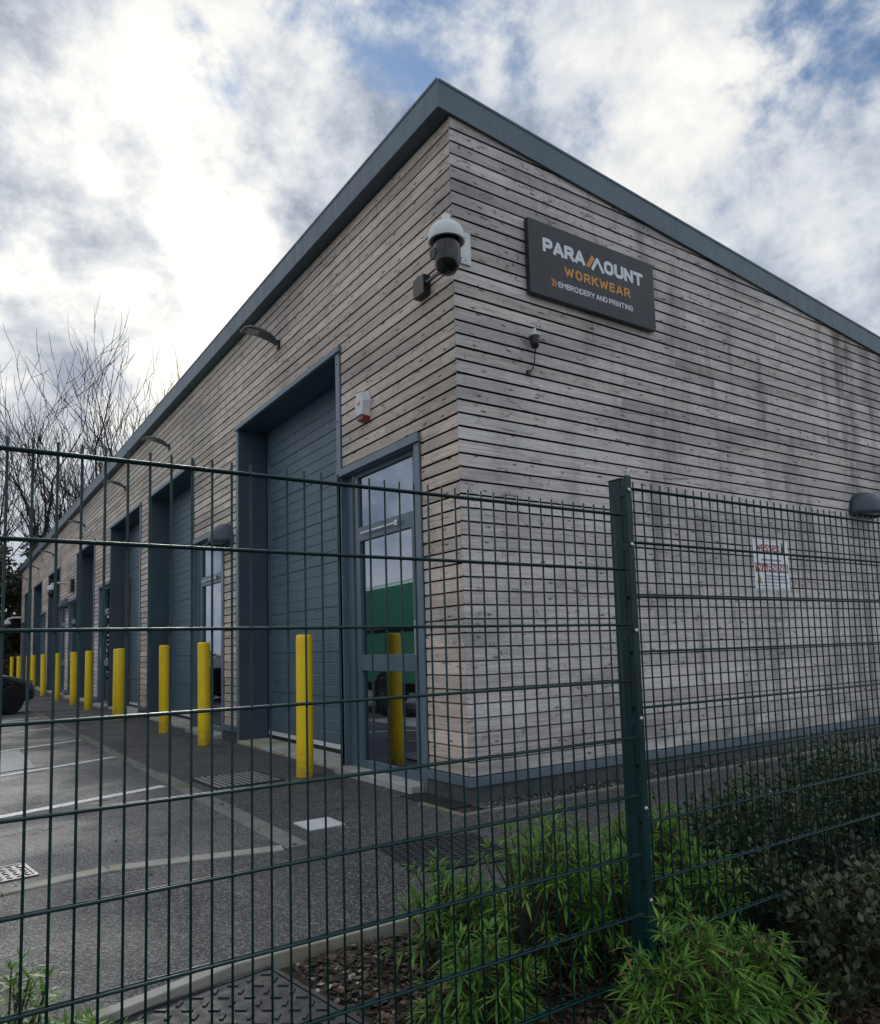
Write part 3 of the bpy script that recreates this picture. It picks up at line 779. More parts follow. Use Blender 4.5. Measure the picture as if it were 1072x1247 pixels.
def dome_lamp(label, loc, rz):
    # half-round downlight: a quarter sphere hood on the wall; local -y points away from the wall
    t = thing('hooded_light', label, 'wall light', loc, 'half round hooded wall lights', rz)
    n, m_ = 16, 8; rx, ry, rz_ = .30, .27, .30; vs = []
    for j in range(m_+1):
        ph = (math.pi/2)*j/m_
        for i in range(n+1):
            th = math.pi*i/n
            r_ = math.cos(ph)
            vs.append((-rx*math.cos(th)*r_**.8, -ry*math.sin(th)*r_**.8, rz_*math.sin(ph)))
    fs = [(j*(n+1)+i, (j+1)*(n+1)+i, (j+1)*(n+1)+i+1, j*(n+1)+i+1) for j in range(m_) for i in range(n)]
    o = MB().add(vs, fs).build('hood', M['lamp_body'], t); shade_auto(o, 60)
    so_ = o.modifiers.new('s', 'SOLIDIFY'); so_.thickness = .008; so_.offset = 0
    vs = [(0, 0, .03)]+[(-rx*.93*math.cos(math.pi*i/n), -ry*.93*math.sin(math.pi*i/n), .03) for i in range(n+1)]
    MB().add(vs, [(0, i+1, i+2) for i in range(n)]).build('lens', M['lens'], t)
    vs = [(.31*math.cos(math.pi*i/n), yy_, .31*math.sin(math.pi*i/n)) for yy_ in (-.014, 0) for i in range(n+1)]
    MB().add(vs, [tuple(range(n+1)), tuple(reversed(range(n+1, 2*n+2)))]+[(i, i+1, n+2+i, n+1+i) for i in range(n)]).build('back_plate', M['lamp_body'], t)
    return t
h0 = dome_lamp('half round hooded wall light over the second entrance', (0, 5.85, 2.78), R(-90))
for lab, loc, rz in (('half round hooded light on the side wall at the right edge of the photo', (6.22, 0, 2.70), 0),
                     ('half round hooded wall light between the fourth and fifth entrances, far down the building', (0, 22.1, 2.85), R(-90))):
    t = copy_tree(h0); t['label'] = lab; t.location = loc; t.rotation_euler.z = rz

M['badge'] = mat('faded red badge', (.50, .22, .20), .4)
# alarm bell box
t = thing('alarm_box', 'white hexagonal alarm siren box with a red base, between roller door and corner', 'alarm', (0, 1.56, 3.57))
hexp = [(-.075, -.10), (-.105, .06), (-.06, .17), (.06, .17), (.105, .06), (.075, -.10)]
def plate(poly, d0, d1, sc=.8):
    vs = [(-d0, y_, z_) for y_, z_ in poly]+[(-d1, y_*sc, z_*sc) for y_, z_ in poly]; n = len(poly)
    return vs, [tuple(reversed(range(n))), tuple(range(n, 2*n))]+[(i, (i+1) % n, n+(i+1) % n, n+i) for i in range(n)]
o = MB().add(*plate(hexp, .0, .085)).build('casing', M['white'], t); bevel(o, .006)
low = [(-.074, -.102), (.074, -.102), (.064, -.134), (-.064, -.134)]
o = MB().add(*plate(low, .0, .075, .92)).build('strobe_lens', M['red_plastic'], t)
MB().box(-.0885, -.0845, -.030, .030, .02, .05).build('badge', M['badge'], t)

# PTZ dome camera on the corner
def dome_camera(label, loc, rz, s=1.):
    t = thing('dome_camera', label, 'security camera', loc, None, rz); t.scale = (s, s, s)
    prof = [(.132, -.03), (.142, -.028), (.144, .0), (.138, .045), (.118, .088), (.085, .118), (.045, .134), (.036, .138), (.036, .178), (.028, .193), (.010, .20)]
    o = MB().lathe(prof, (0, 0, 0), 32).build('sunshield', M['white'], t); shade_auto(o, 40)
    o = MB().lathe([(.122, -.032), (.128, -.031), (.128, -.012), (.12, -.010)], (0, 0, 0), 28).build('inner_ring', M['black'], t)
    prof = [(.104, -.032), (.107, -.11), (.104, -.18), (.090, -.235), (.060, -.272), (.018, -.288)]
    o = MB().lathe(prof, (0, 0, 0), 28).build('camera_head', M['gloss_black'], t); shade_auto(o, 50)
    o = MB().lathe([(.045, 0), (.045, .035), (.036, .04)], (-.075, .03, -.13), 18, Matrix.Rotation(R(-100), 3, 'Y')).build('lens', M['gloss_black'], t)
    return t
t = dome_camera('large white pan and tilt dome camera on the corner of the building', (-.27, -.28, 4.34), 0)
arm = MB().tube([(0, 0, .165), (.06, .06, .175), (.16, .16, .165), (.25, .25, .10)], .024, 10)
arm.build('arm', M['white'], t)
pm = MB().box(.33, .43, .262, .276, .02, .30); pm.box(.20, .33, .250, .262, .06, .26)
pm.box(.37, .385, .256, .262, .05, .07); pm.box(.37, .385, .256, .262, .25, .27)
pm.build('mounting_plate', M['white'], t)
o = bevel(MB().box(-.075, 0, .36, .53, 4.235, 4.405).build('casing', M['black']), .006)
o.name = 'junction_box'; 
tj = thing('junction_box', 'black square junction box on the front wall, left below the dome camera', 'junction box')
o.name = 'casing'; o.parent = tj
MB().tube([(-.04, .38, 4.33), (-.12, .10, 4.26), (-.20, -.15, 4.17), (-.25, -.26, 4.09)], .016, 8).build('conduit', M['black'], tj)

# small camera under the sign
t = thing('small_camera', 'tiny white and black camera with hanging cable below the shop sign', 'security camera', (.78, -.03, 3.86))
o = MB().lathe([(.038, .0), (.055, .004), (.055, .022), (.03, .034)], (0, -.04, .0), 18).build('cap', M['white'], t)
MB().box(-.012, .012, -.052, -.028, .034, .075).build('bracket', M['white'], t)
o = MB().lathe([(.015, -.105), (.030, -.095), (.040, -.06), (.042, -.001)], (0, -.04, 0), 16).build('body', M['black'], t); shade_auto(o, 50)
MB().tube([(.02, -.03, -.09), (.03, .0, -.14), (.035, .015, -.22), (.005, .018, -.28), (-.03, .02, -.30)], .006, 6).build('cable', M['black'], t)
MB().box(-.05, -.02, .005, .03, -.325, -.285).build('plug', M['black'], t)

# far fittings beside the fourth entrance and at the end of the block
t = dome_camera('small white dome camera on a wall arm above the fourth entrance', (-.55, 21.3, 3.38), 0, .95)
MB().tube([(0, 0, .17), (.2, 0, .22), (.57, 0, .22)], .03, 8).build('arm', M['white'], t)
t = dome_camera('white dome camera reaching out from the far end corner of the building', (-.62, 38.5, 3.05), 0, 1.25)
MB().tube([(0, 0, .17), (.2, 0, .24), (.5, 0, .24)], .04, 8).build('arm', M['white'], t)
o = bevel(MB().box(-.10, 0, 20.62, 20.92, 3.26, 3.66).build('intake_grille', M['black']), .01)
tag(o, 'dark rectangular box on the wall above the fourth entrance', 'wall box')
t = thing('notice', 'pale notice board leaning beside the fifth entrance door', 'notice', (-.07, 23.0, 0)) if False else None

# ------------------------------------------------------------------ lettering
def A(x): return x
GL = {
 'P': [[(0, 0), (0, 6), (2.6, 6), (3.4, 5.3), (3.4, 3.3), (2.6, 2.5), (0, 2.5)]],
 'A': [[(0, 0), (1.9, 6), (2.1, 6), (4, 0)], [(.7, 1.6), (3.3, 1.6)]],
 'R': [[(0, 0), (0, 6), (2.6, 6), (3.4, 5.3), (3.4, 3.5), (2.6, 2.7), (0, 2.7)], [(2.0, 2.7), (3.6, 0)]],
 'O': [[(1.1, 0), (2.9, 0), (3.8, 1.2), (3.8, 4.8), (2.9, 6), (1.1, 6), (.2, 4.8), (.2, 1.2), (1.1, 0)]],
 'U': [[(0, 6), (0, 1.2), (.9, 0), (2.7, 0), (3.6, 1.2), (3.6, 6)]],
 'N': [[(0, 0), (0, 6), (3.5, 0), (3.5, 6)]],
 'T': [[(0, 6), (3.8, 6)], [(1.9, 6), (1.9, 0)]],
 'W': [[(0, 6), (1.2, 0), (2.6, 5), (4.0, 0), (5.2, 6)]],
 'K': [[(0, 0), (0, 6)], [(3.5, 6), (0, 2.9)], [(1.1, 3.6), (3.6, 0)]],
 'E': [[(3.1, 6), (0, 6), (0, 0), (3.1, 0)], [(0, 3.1), (2.8, 3.1)]],
 'M': [[(0, 0), (0, 6), (2.2, 2.6), (4.4, 6), (4.4, 0)]],
 'B': [[(0, 0), (0, 6), (2.5, 6), (3.2, 5.4), (3.2, 3.9), (2.6, 3.2), (3.4, 2.5), (3.4, .7), (2.6, 0), (0, 0)], [(0, 3.2), (2.5, 3.2)]],
 'I': [[(.3, 0), (.3, 6)]],
 'D': [[(0, 0), (0, 6), (2.3, 6), (3.5, 4.8), (3.5, 1.2), (2.3, 0), (0, 0)]],
 'Y': [[(0, 6), (1.9, 2.8), (3.8, 6)], [(1.9, 2.9), (1.9, 0)]],
 'G': [[(3.5, 5), (2.6, 6), (1.0, 6), (.1, 5), (.1, 1), (1.0, 0), (2.6, 0), (3.5, .9), (3.5, 2.9), (2.0, 2.9)]],
 'w': [[(0, 4), (.9, 0), (2, 3.4), (3.1, 0), (4, 4)]],
 'e': [[(.2, 2), (3, 2), (3, 3.2), (2.2, 4), (1, 4), (.1, 3), (.1, 1), (1, 0), (2.8, 0)]],
 's': [[(2.6, 3.6), (2, 4), (.7, 4), (.1, 3.4), (.5, 2.3), (2.3, 1.7), (2.7, .8), (2.1, 0), (.2, 0)]],
 'x': [[(0, 4), (2.8, 0)], [(2.8, 4), (0, 0)]],
}
GW = {'P': 3.4, 'A': 4, 'R': 3.6, 'O': 4, 'U': 3.6, 'N': 3.5, 'T': 3.8, 'W': 5.2, 'K': 3.6, 'E': 3.1, 'M': 4.4, 'B': 3.4, 'I': .6, 'D': 3.5, 'Y': 3.8, 'G': 3.5, 'w': 4, 'e': 3.1, 's': 2.8, 'x': 2.8, ' ': 2.}
def stroke(mb, pts, wd, y):
    # every segment is a bar, every bend a round joint, each a hair in front of the one before
    P = [Vector(p_) for p_ in pts]; closed = pts[0] == pts[-1]; k = 0
    for i in range(len(P)-1):
        a_, c_ = P[i], P[i+1]; d = (c_-a_).normalized(); nn = Vector((-d.y, d.x))*wd/2
        if not closed and i == 0: a_ = a_-d*wd*.5
        if not closed and i == len(P)-2: c_ = c_+d*wd*.5
        yy = y-.00004*k; k += 1
        mb.add([(q.x, yy, q.y) for q in (a_-nn, c_-nn, c_+nn, a_+nn)], [(0, 1, 2, 3)])
        if i > 0 or closed:
            yy = y-.00004*k; k += 1
            mb.add([(P[i].x+wd/2*math.cos(math.pi*j/5), yy, P[i].y+wd/2*math.sin(math.pi*j/5)) for j in range(10)], [tuple(range(10))])
def text(s, x0, x1, z0, z1, y, m, parent, wd=1.0, gap=1.35, slope=0., name='lettering', H=6.):
    tot = sum(GW[c] for c in s)+gap*(len(s)-1); sx_ = (x1-x0)/(tot+wd); szz = (z1-z0)/(H+wd)
    mb = MB(); u = wd/2; yy = y
    for c in s:
        for k, pl_ in enumerate(GL.get(c, [])):
            yy -= .0001
            stroke(mb, [(x0+(u+a)*sx_, z0+(wd/2+h_)*szz) for a, h_ in pl_], wd*(sx_+szz)/2, yy)
        u += GW[c]+gap
    return mb.build(name, m, parent)

# shop sign
t = thing('shop_sign', 'dark grey sign board reading PARAMOUNT WORKWEAR EMBROIDERY AND PRINTING', 'sign', (0, 0, 0))
o = bevel(MB().box(.765, 2.40, -.062, -.012, 4.272, 4.960).build('board', M['sign'], t), .003)
MB().box(.95, 2.2, -.012, .0, 4.40, 4.46).build('mounting_rail', M['rubber'], t); MB().box(.95, 2.2, -.012, .0, 4.78, 4.84).build('mounting_rail', M['rubber'], t)
YS = -.0632
text('PARA', .925, 1.452, 4.694, 4.818, YS, M['ink_white'], t, 1.75, 1.7)
text('OUNT', 1.690, 2.242, 4.690, 4.814, YS, M['ink_white'], t, 1.75, 1.7)
sl = MB(); sl.add([(1.458, YS, 4.692), (1.502, YS, 4.692), (1.577, YS, 4.790), (1.548, YS, 4.822), (1.538, YS, 4.822)], [(0, 1, 2, 3, 4)])
sl.build('mountain_mark', M['ink_orange'], t)
sl = MB(); stroke(sl, [(1.548, 4.694), (1.612, 4.797), (1.680, 4.694)], .034, YS); sl.build('mountain_mark', M['ink_white'], t)
text('WORKWEAR', 1.182, 2.045, 4.526, 4.613, YS, M['ink_orange'], t, 1.4, 2.1)
text('EMBROIDERY', 1.098, 1.556, 4.397, 4.449, YS, M['ink_white'], t, 1.15, 1.45)
text('AND', 1.573, 1.722, 4.397, 4.449, YS, M['ink_white'], t, 1.15, 1.45)
text('PRINTING', 1.742, 2.072, 4.397, 4.449, YS, M['ink_white'], t, 1.15, 1.45)
sl = MB()
for dx in (0, .032):
    sl = MB(); stroke(sl, [(1.022+dx, 4.456), (1.046+dx, 4.425), (1.022+dx, 4.394)], .013, YS-.0001*dx)
    sl.build('chevron_mark', M['ink_orange'], t)

# warning notice on the side wall
t = thing('warning_sign', 'white warning notice with red band screwed to the side wall, seen through the fence', 'sign')
MB().box(3.852, 4.506, -.006, -.001, 1.727, 2.280).build('sign_face', M['sign_white'], t)
YW = -.0068
text('wessex', 3.90, 4.345, 2.150, 2.232, YW, M['ink_red'], t, .95, .9, H=4.)
mk = MB(); mk.add([(4.36, YW, 2.13), (4.42, YW, 2.13), (4.41, YW, 2.25), (4.385, YW, 2.27)], [(0, 1, 2, 3)]); mk.build('emblem', M['ink_black'], t)
def bars(name, x0, x1, z, h_, m, seed):
    mb = MB(); rr = random.Random(seed); x = x0
    while x < x1:
        l = rr.uniform(.012, .05); mb.add([(x, YW, z), (min(x+l, x1), YW, z), (min(x+l, x1), YW, z+h_), (x, YW, z+h_)], [(0, 1, 2, 3)]); x += l+.008
    mb.build(name, m, t)
bars('small_print', 3.985, 4.366, 2.048, .022, M['ink_blue'], 1)
MB().add([(3.868, YW, 1.925), (4.486, YW, 1.925), (4.486, YW, 2.022), (3.868, YW, 2.022)], [(0, 1, 2, 3)]).build('red_band', M['ink_red'], t)
text('WARNING', 3.885, 4.470, 1.936, 2.010, YW-.0004, M['ink_white'], t, 1.2, 1.6)
tri = MB(); tri.add([(3.888, YW, 1.803), (3.982, YW, 1.803), (3.935, YW, 1.882)], [(0, 1, 2)]); tri.build('warning_triangle', M['ink_yellow'], t)
tri = MB(); stroke(tri, [(3.888, 1.803), (3.982, 1.803), (3.935, 1.882), (3.888, 1.803)], .007, YW-.0003); stroke(tri, [(3.94, 1.862), (3.93, 1.838), (3.94, 1.836), (3.934, 1.815)], .007, YW-.0003)
tri.build('triangle_outline', M['ink_black'], t)
for k, (z, a, c) in enumerate(((1.876, 4.07, 4.42), (1.842, 4.02, 4.46), (1.806, 4.01, 4.47))): bars('small_print', a, c, z, .016, M['ink_blue'], 5+k)
bars('small_print', 3.89, 4.30, 1.770, .010, M['ink_blue'], 9); bars('small_print', 3.87, 4.48, 1.738, .007, M['ink_blue'], 10)
MB().add([(3.88, YW, 2.262), (4.47, YW, 2.262), (4.47, YW, 2.265), (3.88, YW, 2.265)], [(0, 1, 2, 3)]).build('border_line', M['ink_red'], t)

# ------------------------------------------------------------------ mesh fence
FY = -2.9
fence = thing('mesh_fence', 'dark green twin-wire mesh security fence crossing the foreground', 'fence', (0, 0, 0))
def unit_cyl(rad, axis, name):
    n = 8; mb = MB()
    if axis == 'z': mb.tube([(0, 0, 0), (0, 0, 1)], rad, n)
    else: mb.tube([(0, 0, 0), (1, 0, 0)], rad, n)
    me = mb.mesh(name, M['fence'], True); return me
meV = unit_cyl(.0032, 'z', 'vertical_wire'); meH = unit_cyl(.0041, 'x', 'horizontal_wire')
def wires(x0, x1, xs, ztop, n):
    for x in xs:
        o = link('vertical_wire', meV, fence, loc=(x, FY, ztop-.2*n-.003)); o.scale = (1, 1, .2*n+.030)
    for k in range(n+1):
        for dy in (-.0072, .0072):
            o = link('horizontal_wire', meH, fence, loc=(x0, FY+dy, ztop-.2*k)); o.scale = (x1-x0, 1, 1)
wires(-3.885, -1.372, [-3.868+.05*k for k in range(50)], 1.664, 9)
wires(-1.352, 1.14, [-1.309+.05*k for k in range(49)], 1.766, 9)
def post(x, zt, detail=True):
    o = bevel(MB().box(x-.025, x+.025, FY+.014, FY+.074, -.45, zt).build('post', M['fence'], fence), .003)
    MB().box(x-.027, x+.027, FY+.012, FY+.076, zt, zt+.004).build('cap', M['fence'], o)
    bar = bevel(MB().box(x-.043, x-.012, FY-.026, FY-.020, -.04, zt+.005).build('clamp_bar', M['fence'], fence), .001)
    for k in range(7):
        z = zt-.05-.2*k if k < 2 else zt-.05-.2-.31*(k-1)
        MB().lathe([(.0085, 0), (.0085, .004), (.0055, .0065), (.002, .0075)], (x-.0275, FY-.026, z), 12, Matrix.Rotation(R(90), 3, 'X')).build('bolt', M['zinc'], bar)
        MB().box(x-.036, x-.020, FY-.020, FY+.014, z-.02, z+.012).build('clip', M['fence'], bar)
post(-1.335, 1.802); post(-3.90, 1.70); post(1.17, 1.802)

# ------------------------------------------------------------------ planting
def leafpts(base, d, up, L, W, droop, seg=2):
    """a narrow leaf as a bent strip, pointed at both ends"""
    side = d.cross(up).normalized()
    mid = base+d*L*.5+Vector((0, 0, -droop*.25*L)); tip = base+d*L+Vector((0, 0, -droop*L))
    q = base+d*L*.2
    return [base, q+side*W*.35, mid+side*W*.5, tip, mid-side*W*.5, q-side*W*.35], [(0, 1, 2, 4, 5), (2, 3, 4)]
def palm_shrub(label, x, yv, h, r_, seed, tips=110):
    rr = random.Random(seed); z0 = bed_z(x, yv)
    t = thing('palmate_shrub', label, 'shrub', (x, yv, z0), 'bright green narrow-leaved shrubs')
    lf, st = MB(), MB()
    for i in range(tips):
        a = rr.uniform(0, 2*math.pi); e = math.asin(rr.uniform(.0, 1)**.8); k = rr.uniform(.55, 1.05)
        tip = Vector((math.cos(a)*math.cos(e)*r_*k*1.1, math.sin(a)*math.cos(e)*r_*k*1.1, h*(.15+.85*math.sin(e)*k)))
        root = Vector((rr.uniform(-.05, .05), rr.uniform(-.05, .05), 0)); mid = root.lerp(tip, .55)+Vector((0, 0, .08*h))
        st.tube([root, mid, tip], [.0065, .0045, .0025], 4, False)
        ax = (tip-mid).normalized()
        for q in range(2):
            c = tip-ax*.038*q; nl = rr.randint(7, 10); a0 = rr.uniform(0, 6.3)
            for j in range(nl):
                o1 = ax.orthogonal().normalized(); o2 = ax.cross(o1); th = a0+2*math.pi*j/nl+rr.uniform(-.2, .2)
                spread = rr.uniform(.35, .85) if q == 0 else rr.uniform(.9, 1.3)
                d = (ax*math.cos(spread)+(o1*math.cos(th)+o2*math.sin(th))*math.sin(spread)).normalized()
                L = rr.uniform(.040, .110)*(1. if q else .8)
                vs, fs = leafpts(c, d, Vector((0, 0, 1)), L, L*rr.uniform(.10, .15), rr.uniform(.15, .55)); lf.add(vs, fs)
    lf.build('foliage', M['leaf_bright'], t, kind='stuff'); st.build('stem', M['stem'], t)
    return t
def small_shrub(label, x, yv, h, r_, seed, m, tips=150, ls=1.):
    rr = random.Random(seed); z0 = bed_z(x, yv)
    t = thing('evergreen_shrub', label, 'shrub', (x, yv, z0), 'dark small-leaved shrubs')
    lf, st = MB(), MB()
    for i in range(tips):
        a = rr.uniform(0, 2*math.pi); k = math.sqrt(rr.random())
        base = Vector((math.cos(a)*k*r_, math.sin(a)*k*r_, h*rr.uniform(.15, .55)))
        up = Vector((math.cos(a)*k*.5+rr.uniform(-.3, .3), math.sin(a)*k*.5+rr.uniform(-.3, .3), 1)).normalized()
        L = h*rr.uniform(.3, .58)*(1.15-.5*k*k)
        top = base+up*L; st.tube([base-up*.1*h, top], [.003, .0015], 3, False)
        n = int(L/.013)
        for j in range(n):
            c = base+up*L*(j+1)/n; th = j*2.4+rr.uniform(-.3, .3); o1 = up.orthogonal().normalized(); o2 = up.cross(o1)
            sp = rr.uniform(.6, 1.2)*(1 if j < n-3 else .6); d = (up*math.cos(sp)+(o1*math.cos(th)+o2*math.sin(th))*math.sin(sp)).normalized()
            LL = rr.uniform(.024, .042)*ls
            vs, fs = leafpts(c, d, Vector((0, 0, 1)), LL, LL*.62, rr.uniform(0, .25)); lf.add(vs, fs)
    lf.build('foliage', m, t, kind='stuff'); st.build('stem', M['stem'], t)
    return t
PALM = [(-1.72, -2.22, .45, .22, 'bright narrow-leaved shrub at the left end of the clump behind the fence', 80),
        (-1.48, -2.42, .60, .29, 'tallest bright shrub of the clump, left of centre behind the fence', 120),
        (-1.10, -2.20, .52, .27, 'bright shrub in front of the patterned iron cover', 110),
        (-1.16, -2.62, .56, .26, 'bright shrub behind the fence, just left of the middle post', 110),
        (-.74, -2.36, .56, .28, 'bright shrub behind the middle post, tallest there', 120),
        (-.50, -2.10, .42, .24, 'low bright shrub farthest right behind the middle post', 90),
        (-1.85, -2.60, .34, .20, 'low bright shrub whose stems bend over the mulch', 70),
        (-1.44, -3.12, .50, .22, 'bright shrub on the near side of the fence, hugging the foot of the middle post', 95),
        (-1.08, -3.08, .36, .22, 'dense bright shrub near side of the fence, right of the middle post', 70),
        (-.72, -2.64, .48, .20, 'yellow-green shrub behind the fence, right of the middle post', 80),
        (-1.20, -3.42, .20, .20, 'bright low shrub at the bottom of the photo, lowest of all', 62),
        (-3.27, -2.40, .50, .20, 'bright shrub at the left edge of the photo', 90),
        (-3.06, -2.16, .17, .15, 'tiny bright shrub by the kerb in the lower left', 45)]
for i, (x, yv, h_, r_, lab, tp) in enumerate(PALM): palm_shrub(lab, x, yv, h_, r_, 40+i, tp)
DARK = [(-.28, -2.30, .50, .26, 'leaf_dark', 'dark shrub nearest the middle post, behind the fence'),
        (.10, -2.42, .56, .28, 'leaf_dark', 'dark shrub behind the fence, second right of the middle post'),
        (.50, -2.28, .56, .30, 'leaf_dark', 'dark shrub behind the fence, third right of the middle post'),
        (.92, -2.40, .64, .30, 'leaf_dark', 'tall dark shrub behind the fence at the right edge of the photo'),
        (1.35, -2.20, .62, .32, 'leaf_dark', 'dark shrub behind the fence, farthest right'),
        (.70, -2.68, .46, .24, 'leaf_dark', 'lower dark shrub against the fence near the right edge'),
        (-.35, -2.66, .34, .22, 'leaf_dark', 'low dark shrub against the fence right of the yellow-green one'),
        (.18, -2.74, .36, .22, 'leaf_bronze', 'low dull green shrub just behind the fence'),
        (-.42, -3.12, .40, .26, 'leaf_bronze', 'dull green shrub on the near side of the fence at the right edge'),
        (-.78, -3.12, .22, .18, 'leaf_bronze', 'small dull green shrub between the bright one and the right edge'),
        (-.08, -3.10, .42, .24, 'leaf_bronze', 'dull green shrub on the near side of the fence, cut by the right edge'),
        (-1.66, -3.46, .20, .16, 'leaf_dark', 'small grey-green shrub at the bottom, left of the lowest bright shrub')]
for i, (x, yv, h_, r_, mm, lab) in enumerate(DARK): small_shrub(lab, x, yv, h_, r_, 80+i, M[mm], 190 if i < 9 else 110, 1.25 if yv < -3 else 1.)

# ------------------------------------------------------------------ trees
def bare_tree(label, x, yv, H, seed, lean=(0, 0), stems=3, spread=.28):
    rr = random.Random(seed); t = thing('bare_tree', label, 'tree', (x, yv, -.5), 'bare winter trees behind the building')
    tr, cr = MB(), MB()
    def grow(mb, p, d, L, r_, lev):
        n = 4 if lev < 3 else 3; pts = [p]; rad = [r_]; dd = d.copy()
        for i in range(n):
            dd = (dd+Vector((rr.gauss(0, .15), rr.gauss(0, .15), .04+.015*lev))).normalized()
            p = p+dd*L/n; pts.append(p); rad.append(r_*(1-.5*(i+1)/n))
        mb.tube(pts, rad, 6 if lev < 2 else (4 if lev < 4 else 3), False)
        if lev >= 6: return
        kids = {0: 6, 1: 5, 2: 4, 3: 4, 4: 2, 5: 2}[lev]
        for k in range(kids):
            f = rr.uniform(.38, 1.) if k else 1.; idx = f*n; i0 = min(int(idx), n-1); q = pts[i0].lerp(pts[i0+1], idx-i0)
            loc = (pts[i0+1]-pts[i0]).normalized(); o1 = loc.orthogonal().normalized(); o2 = loc.cross(o1); th = rr.uniform(0, 6.3)
            sp = rr.uniform(.30, .75) if k else rr.uniform(.05, .25)
            nd = (loc*math.cos(sp)+(o1*math.cos(th)+o2*math.sin(th))*math.sin(sp)).normalized()
            r2 = max(r_*(1-.5*f)*(.62 if k else .95), .019)
            grow(cr, q, nd, L*rr.uniform(.56, .80)*(1.05 if k == 0 else 1.), r2, lev+1)
    for s_ in range(stems):
        a = s_*2*math.pi/stems+rr.uniform(-.4, .4)
        d = Vector((math.cos(a)*spread+lean[0], math.sin(a)*spread+lean[1], 1)).normalized()
        grow(tr, Vector((0, 0, 0)), d, H*.40*rr.uniform(.85, 1.1), H*.019, 1)
    tr.build('trunk', M['bark'], t); cr.build('crown', M['bark'], t, kind='stuff')
    return t
bare_tree('large bare tree leaning left at the left edge, above the far end of the roof', 2.4, 44.5, 16.8, 21, (-.18, 0), 3, .24)
bare_tree('bare tree with upright fan of branches rising above the middle of the far roof', 6.4, 47.0, 18.5, 33, (.0, 0), 2, .13)
bare_tree('bare tree farthest right, only its top twigs above the roof line', 10.0, 50.0, 21.5, 51, (.02, 0), 2, .14)
bare_tree('slender bare tree cut by the left edge of the photo', -1.6, 52.0, 17.5, 61, (.0, 0), 2, .2)
def leafy_tree(label, x, yv, H, r_, seed, n=5000, cone=False, name='evergreen_tree'):
    rr = random.Random(seed); t = thing(name, label, 'tree', (x, yv, -.5), 'dark evergreens beyond the far end')
    MB().tube([(0, 0, 0), (.1, 0, H*.5), (.05, .05, H*.92)], [.22, .14, .03], 7).build('trunk', M['bark'], t)
    cr = MB(); cl_ = [(Vector((rr.gauss(0, .5)*r_, rr.gauss(0, .5)*r_, H*rr.uniform(.12, .95))), rr.uniform(.25, .5)*r_) for _ in range(26)]
    for i in range(n):
        if cone:
            f = rr.random()**.8; a = rr.uniform(0, 6.3); rad = r_*(1-f)*(.75+.25*math.sin(f*40))*rr.uniform(.5, 1)
            c = Vector((math.cos(a)*rad, math.sin(a)*rad, H*(.05+.95*f)-rad*.25))
        else:
            cc_, cr_ = rr.choice(cl_); d = Vector((rr.gauss(0, 1), rr.gauss(0, 1), rr.gauss(0, 1))).normalized(); c = cc_+d*cr_*rr.uniform(.6, 1.05)
        s_ = rr.uniform(.08, .20); d1 = Vector((rr.gauss(0, 1), rr.gauss(0, 1), rr.gauss(0, .6))).normalized(); d2 = d1.orthogonal().normalized()*s_*.6; d1 = d1*s_
        cr.add([c-d1, c-d2, c+d1, c+d2], [(0, 1, 2, 3)])
    cr.build('crown', M['leaf_ever'], t, kind='stuff')
    return t
leafy_tree('dark bushy evergreen at the left edge beyond the building', -1.3, 42.5, 8.5, 3.0, 3, 9000)
leafy_tree('dark conifer spire just left of the far roof corner', 1.2, 45.5, 9.6, 1.9, 4, 6000, True)
leafy_tree('low dark evergreen behind the far end of the wall', 2.6, 48.0, 8.2, 2.6, 5, 5000)
leafy_tree('broad dark evergreen filling the gap behind the others', .0, 48.5, 7.0, 4.0, 8, 12000)
leafy_tree('dark ivy-clad evergreen farthest left', -4.5, 46.0, 9.2, 3.2, 6, 7000)
hd = MB(); rr = random.Random(9)
for i in range(5000):
    x, yv = rr.uniform(-14, 1.), 40.5+rr.uniform(-.8, .8); c = Vector((x, yv, rr.uniform(-.4, 1.5+.4*math.sin(x*1.3)))); s_ = rr.uniform(.05, .14)
    d1 = Vector((rr.gauss(0, 1), rr.gauss(0, 1), rr.gauss(0, 1))).normalized(); hd.add([c-d1*s_, c-d1.orthogonal()*s_*.6, c+d1*s_, c+d1.orthogonal()*s_*.6], [(0, 1, 2, 3)])
tag(hd.build('bramble', mat('olive undergrowth', fn=leaf((.04, .05, .02), (.09, .10, .035), (.16, .16, .06), .15, .7)), kind='stuff'), 'pale green undergrowth at the far end of the car park', None)
# wooded bank across the car park (mirrored in the door glass)
wd_ = MB()
for i in range(26000):
    yv = rr.uniform(-60, 120); x = -48-rr.uniform(0, 14)
    top = 7.5+3.*mnoise.noise(Vector((yv*.06, 0, 0)))+1.6*mnoise.noise(Vector((yv*.5, 1, 0)))
    c = Vector((x, yv, rr.uniform(0, 1)**.8*top)); s_ = rr.uniform(.15, .4)
    d1 = Vector((rr.gauss(0, .5), rr.gauss(0, .5), rr.gauss(0, 1))).normalized(); wd_.add([c-d1*s_*1.6, c-d1.orthogonal()*s_*.25, c+d1*s_*1.6, c+d1.orthogonal()*s_*.25], [(0, 1, 2, 3)])
tag(wd_.build('woodland', M['leaf_ever'], kind='stuff'), 'wooded bank across the car park', None)

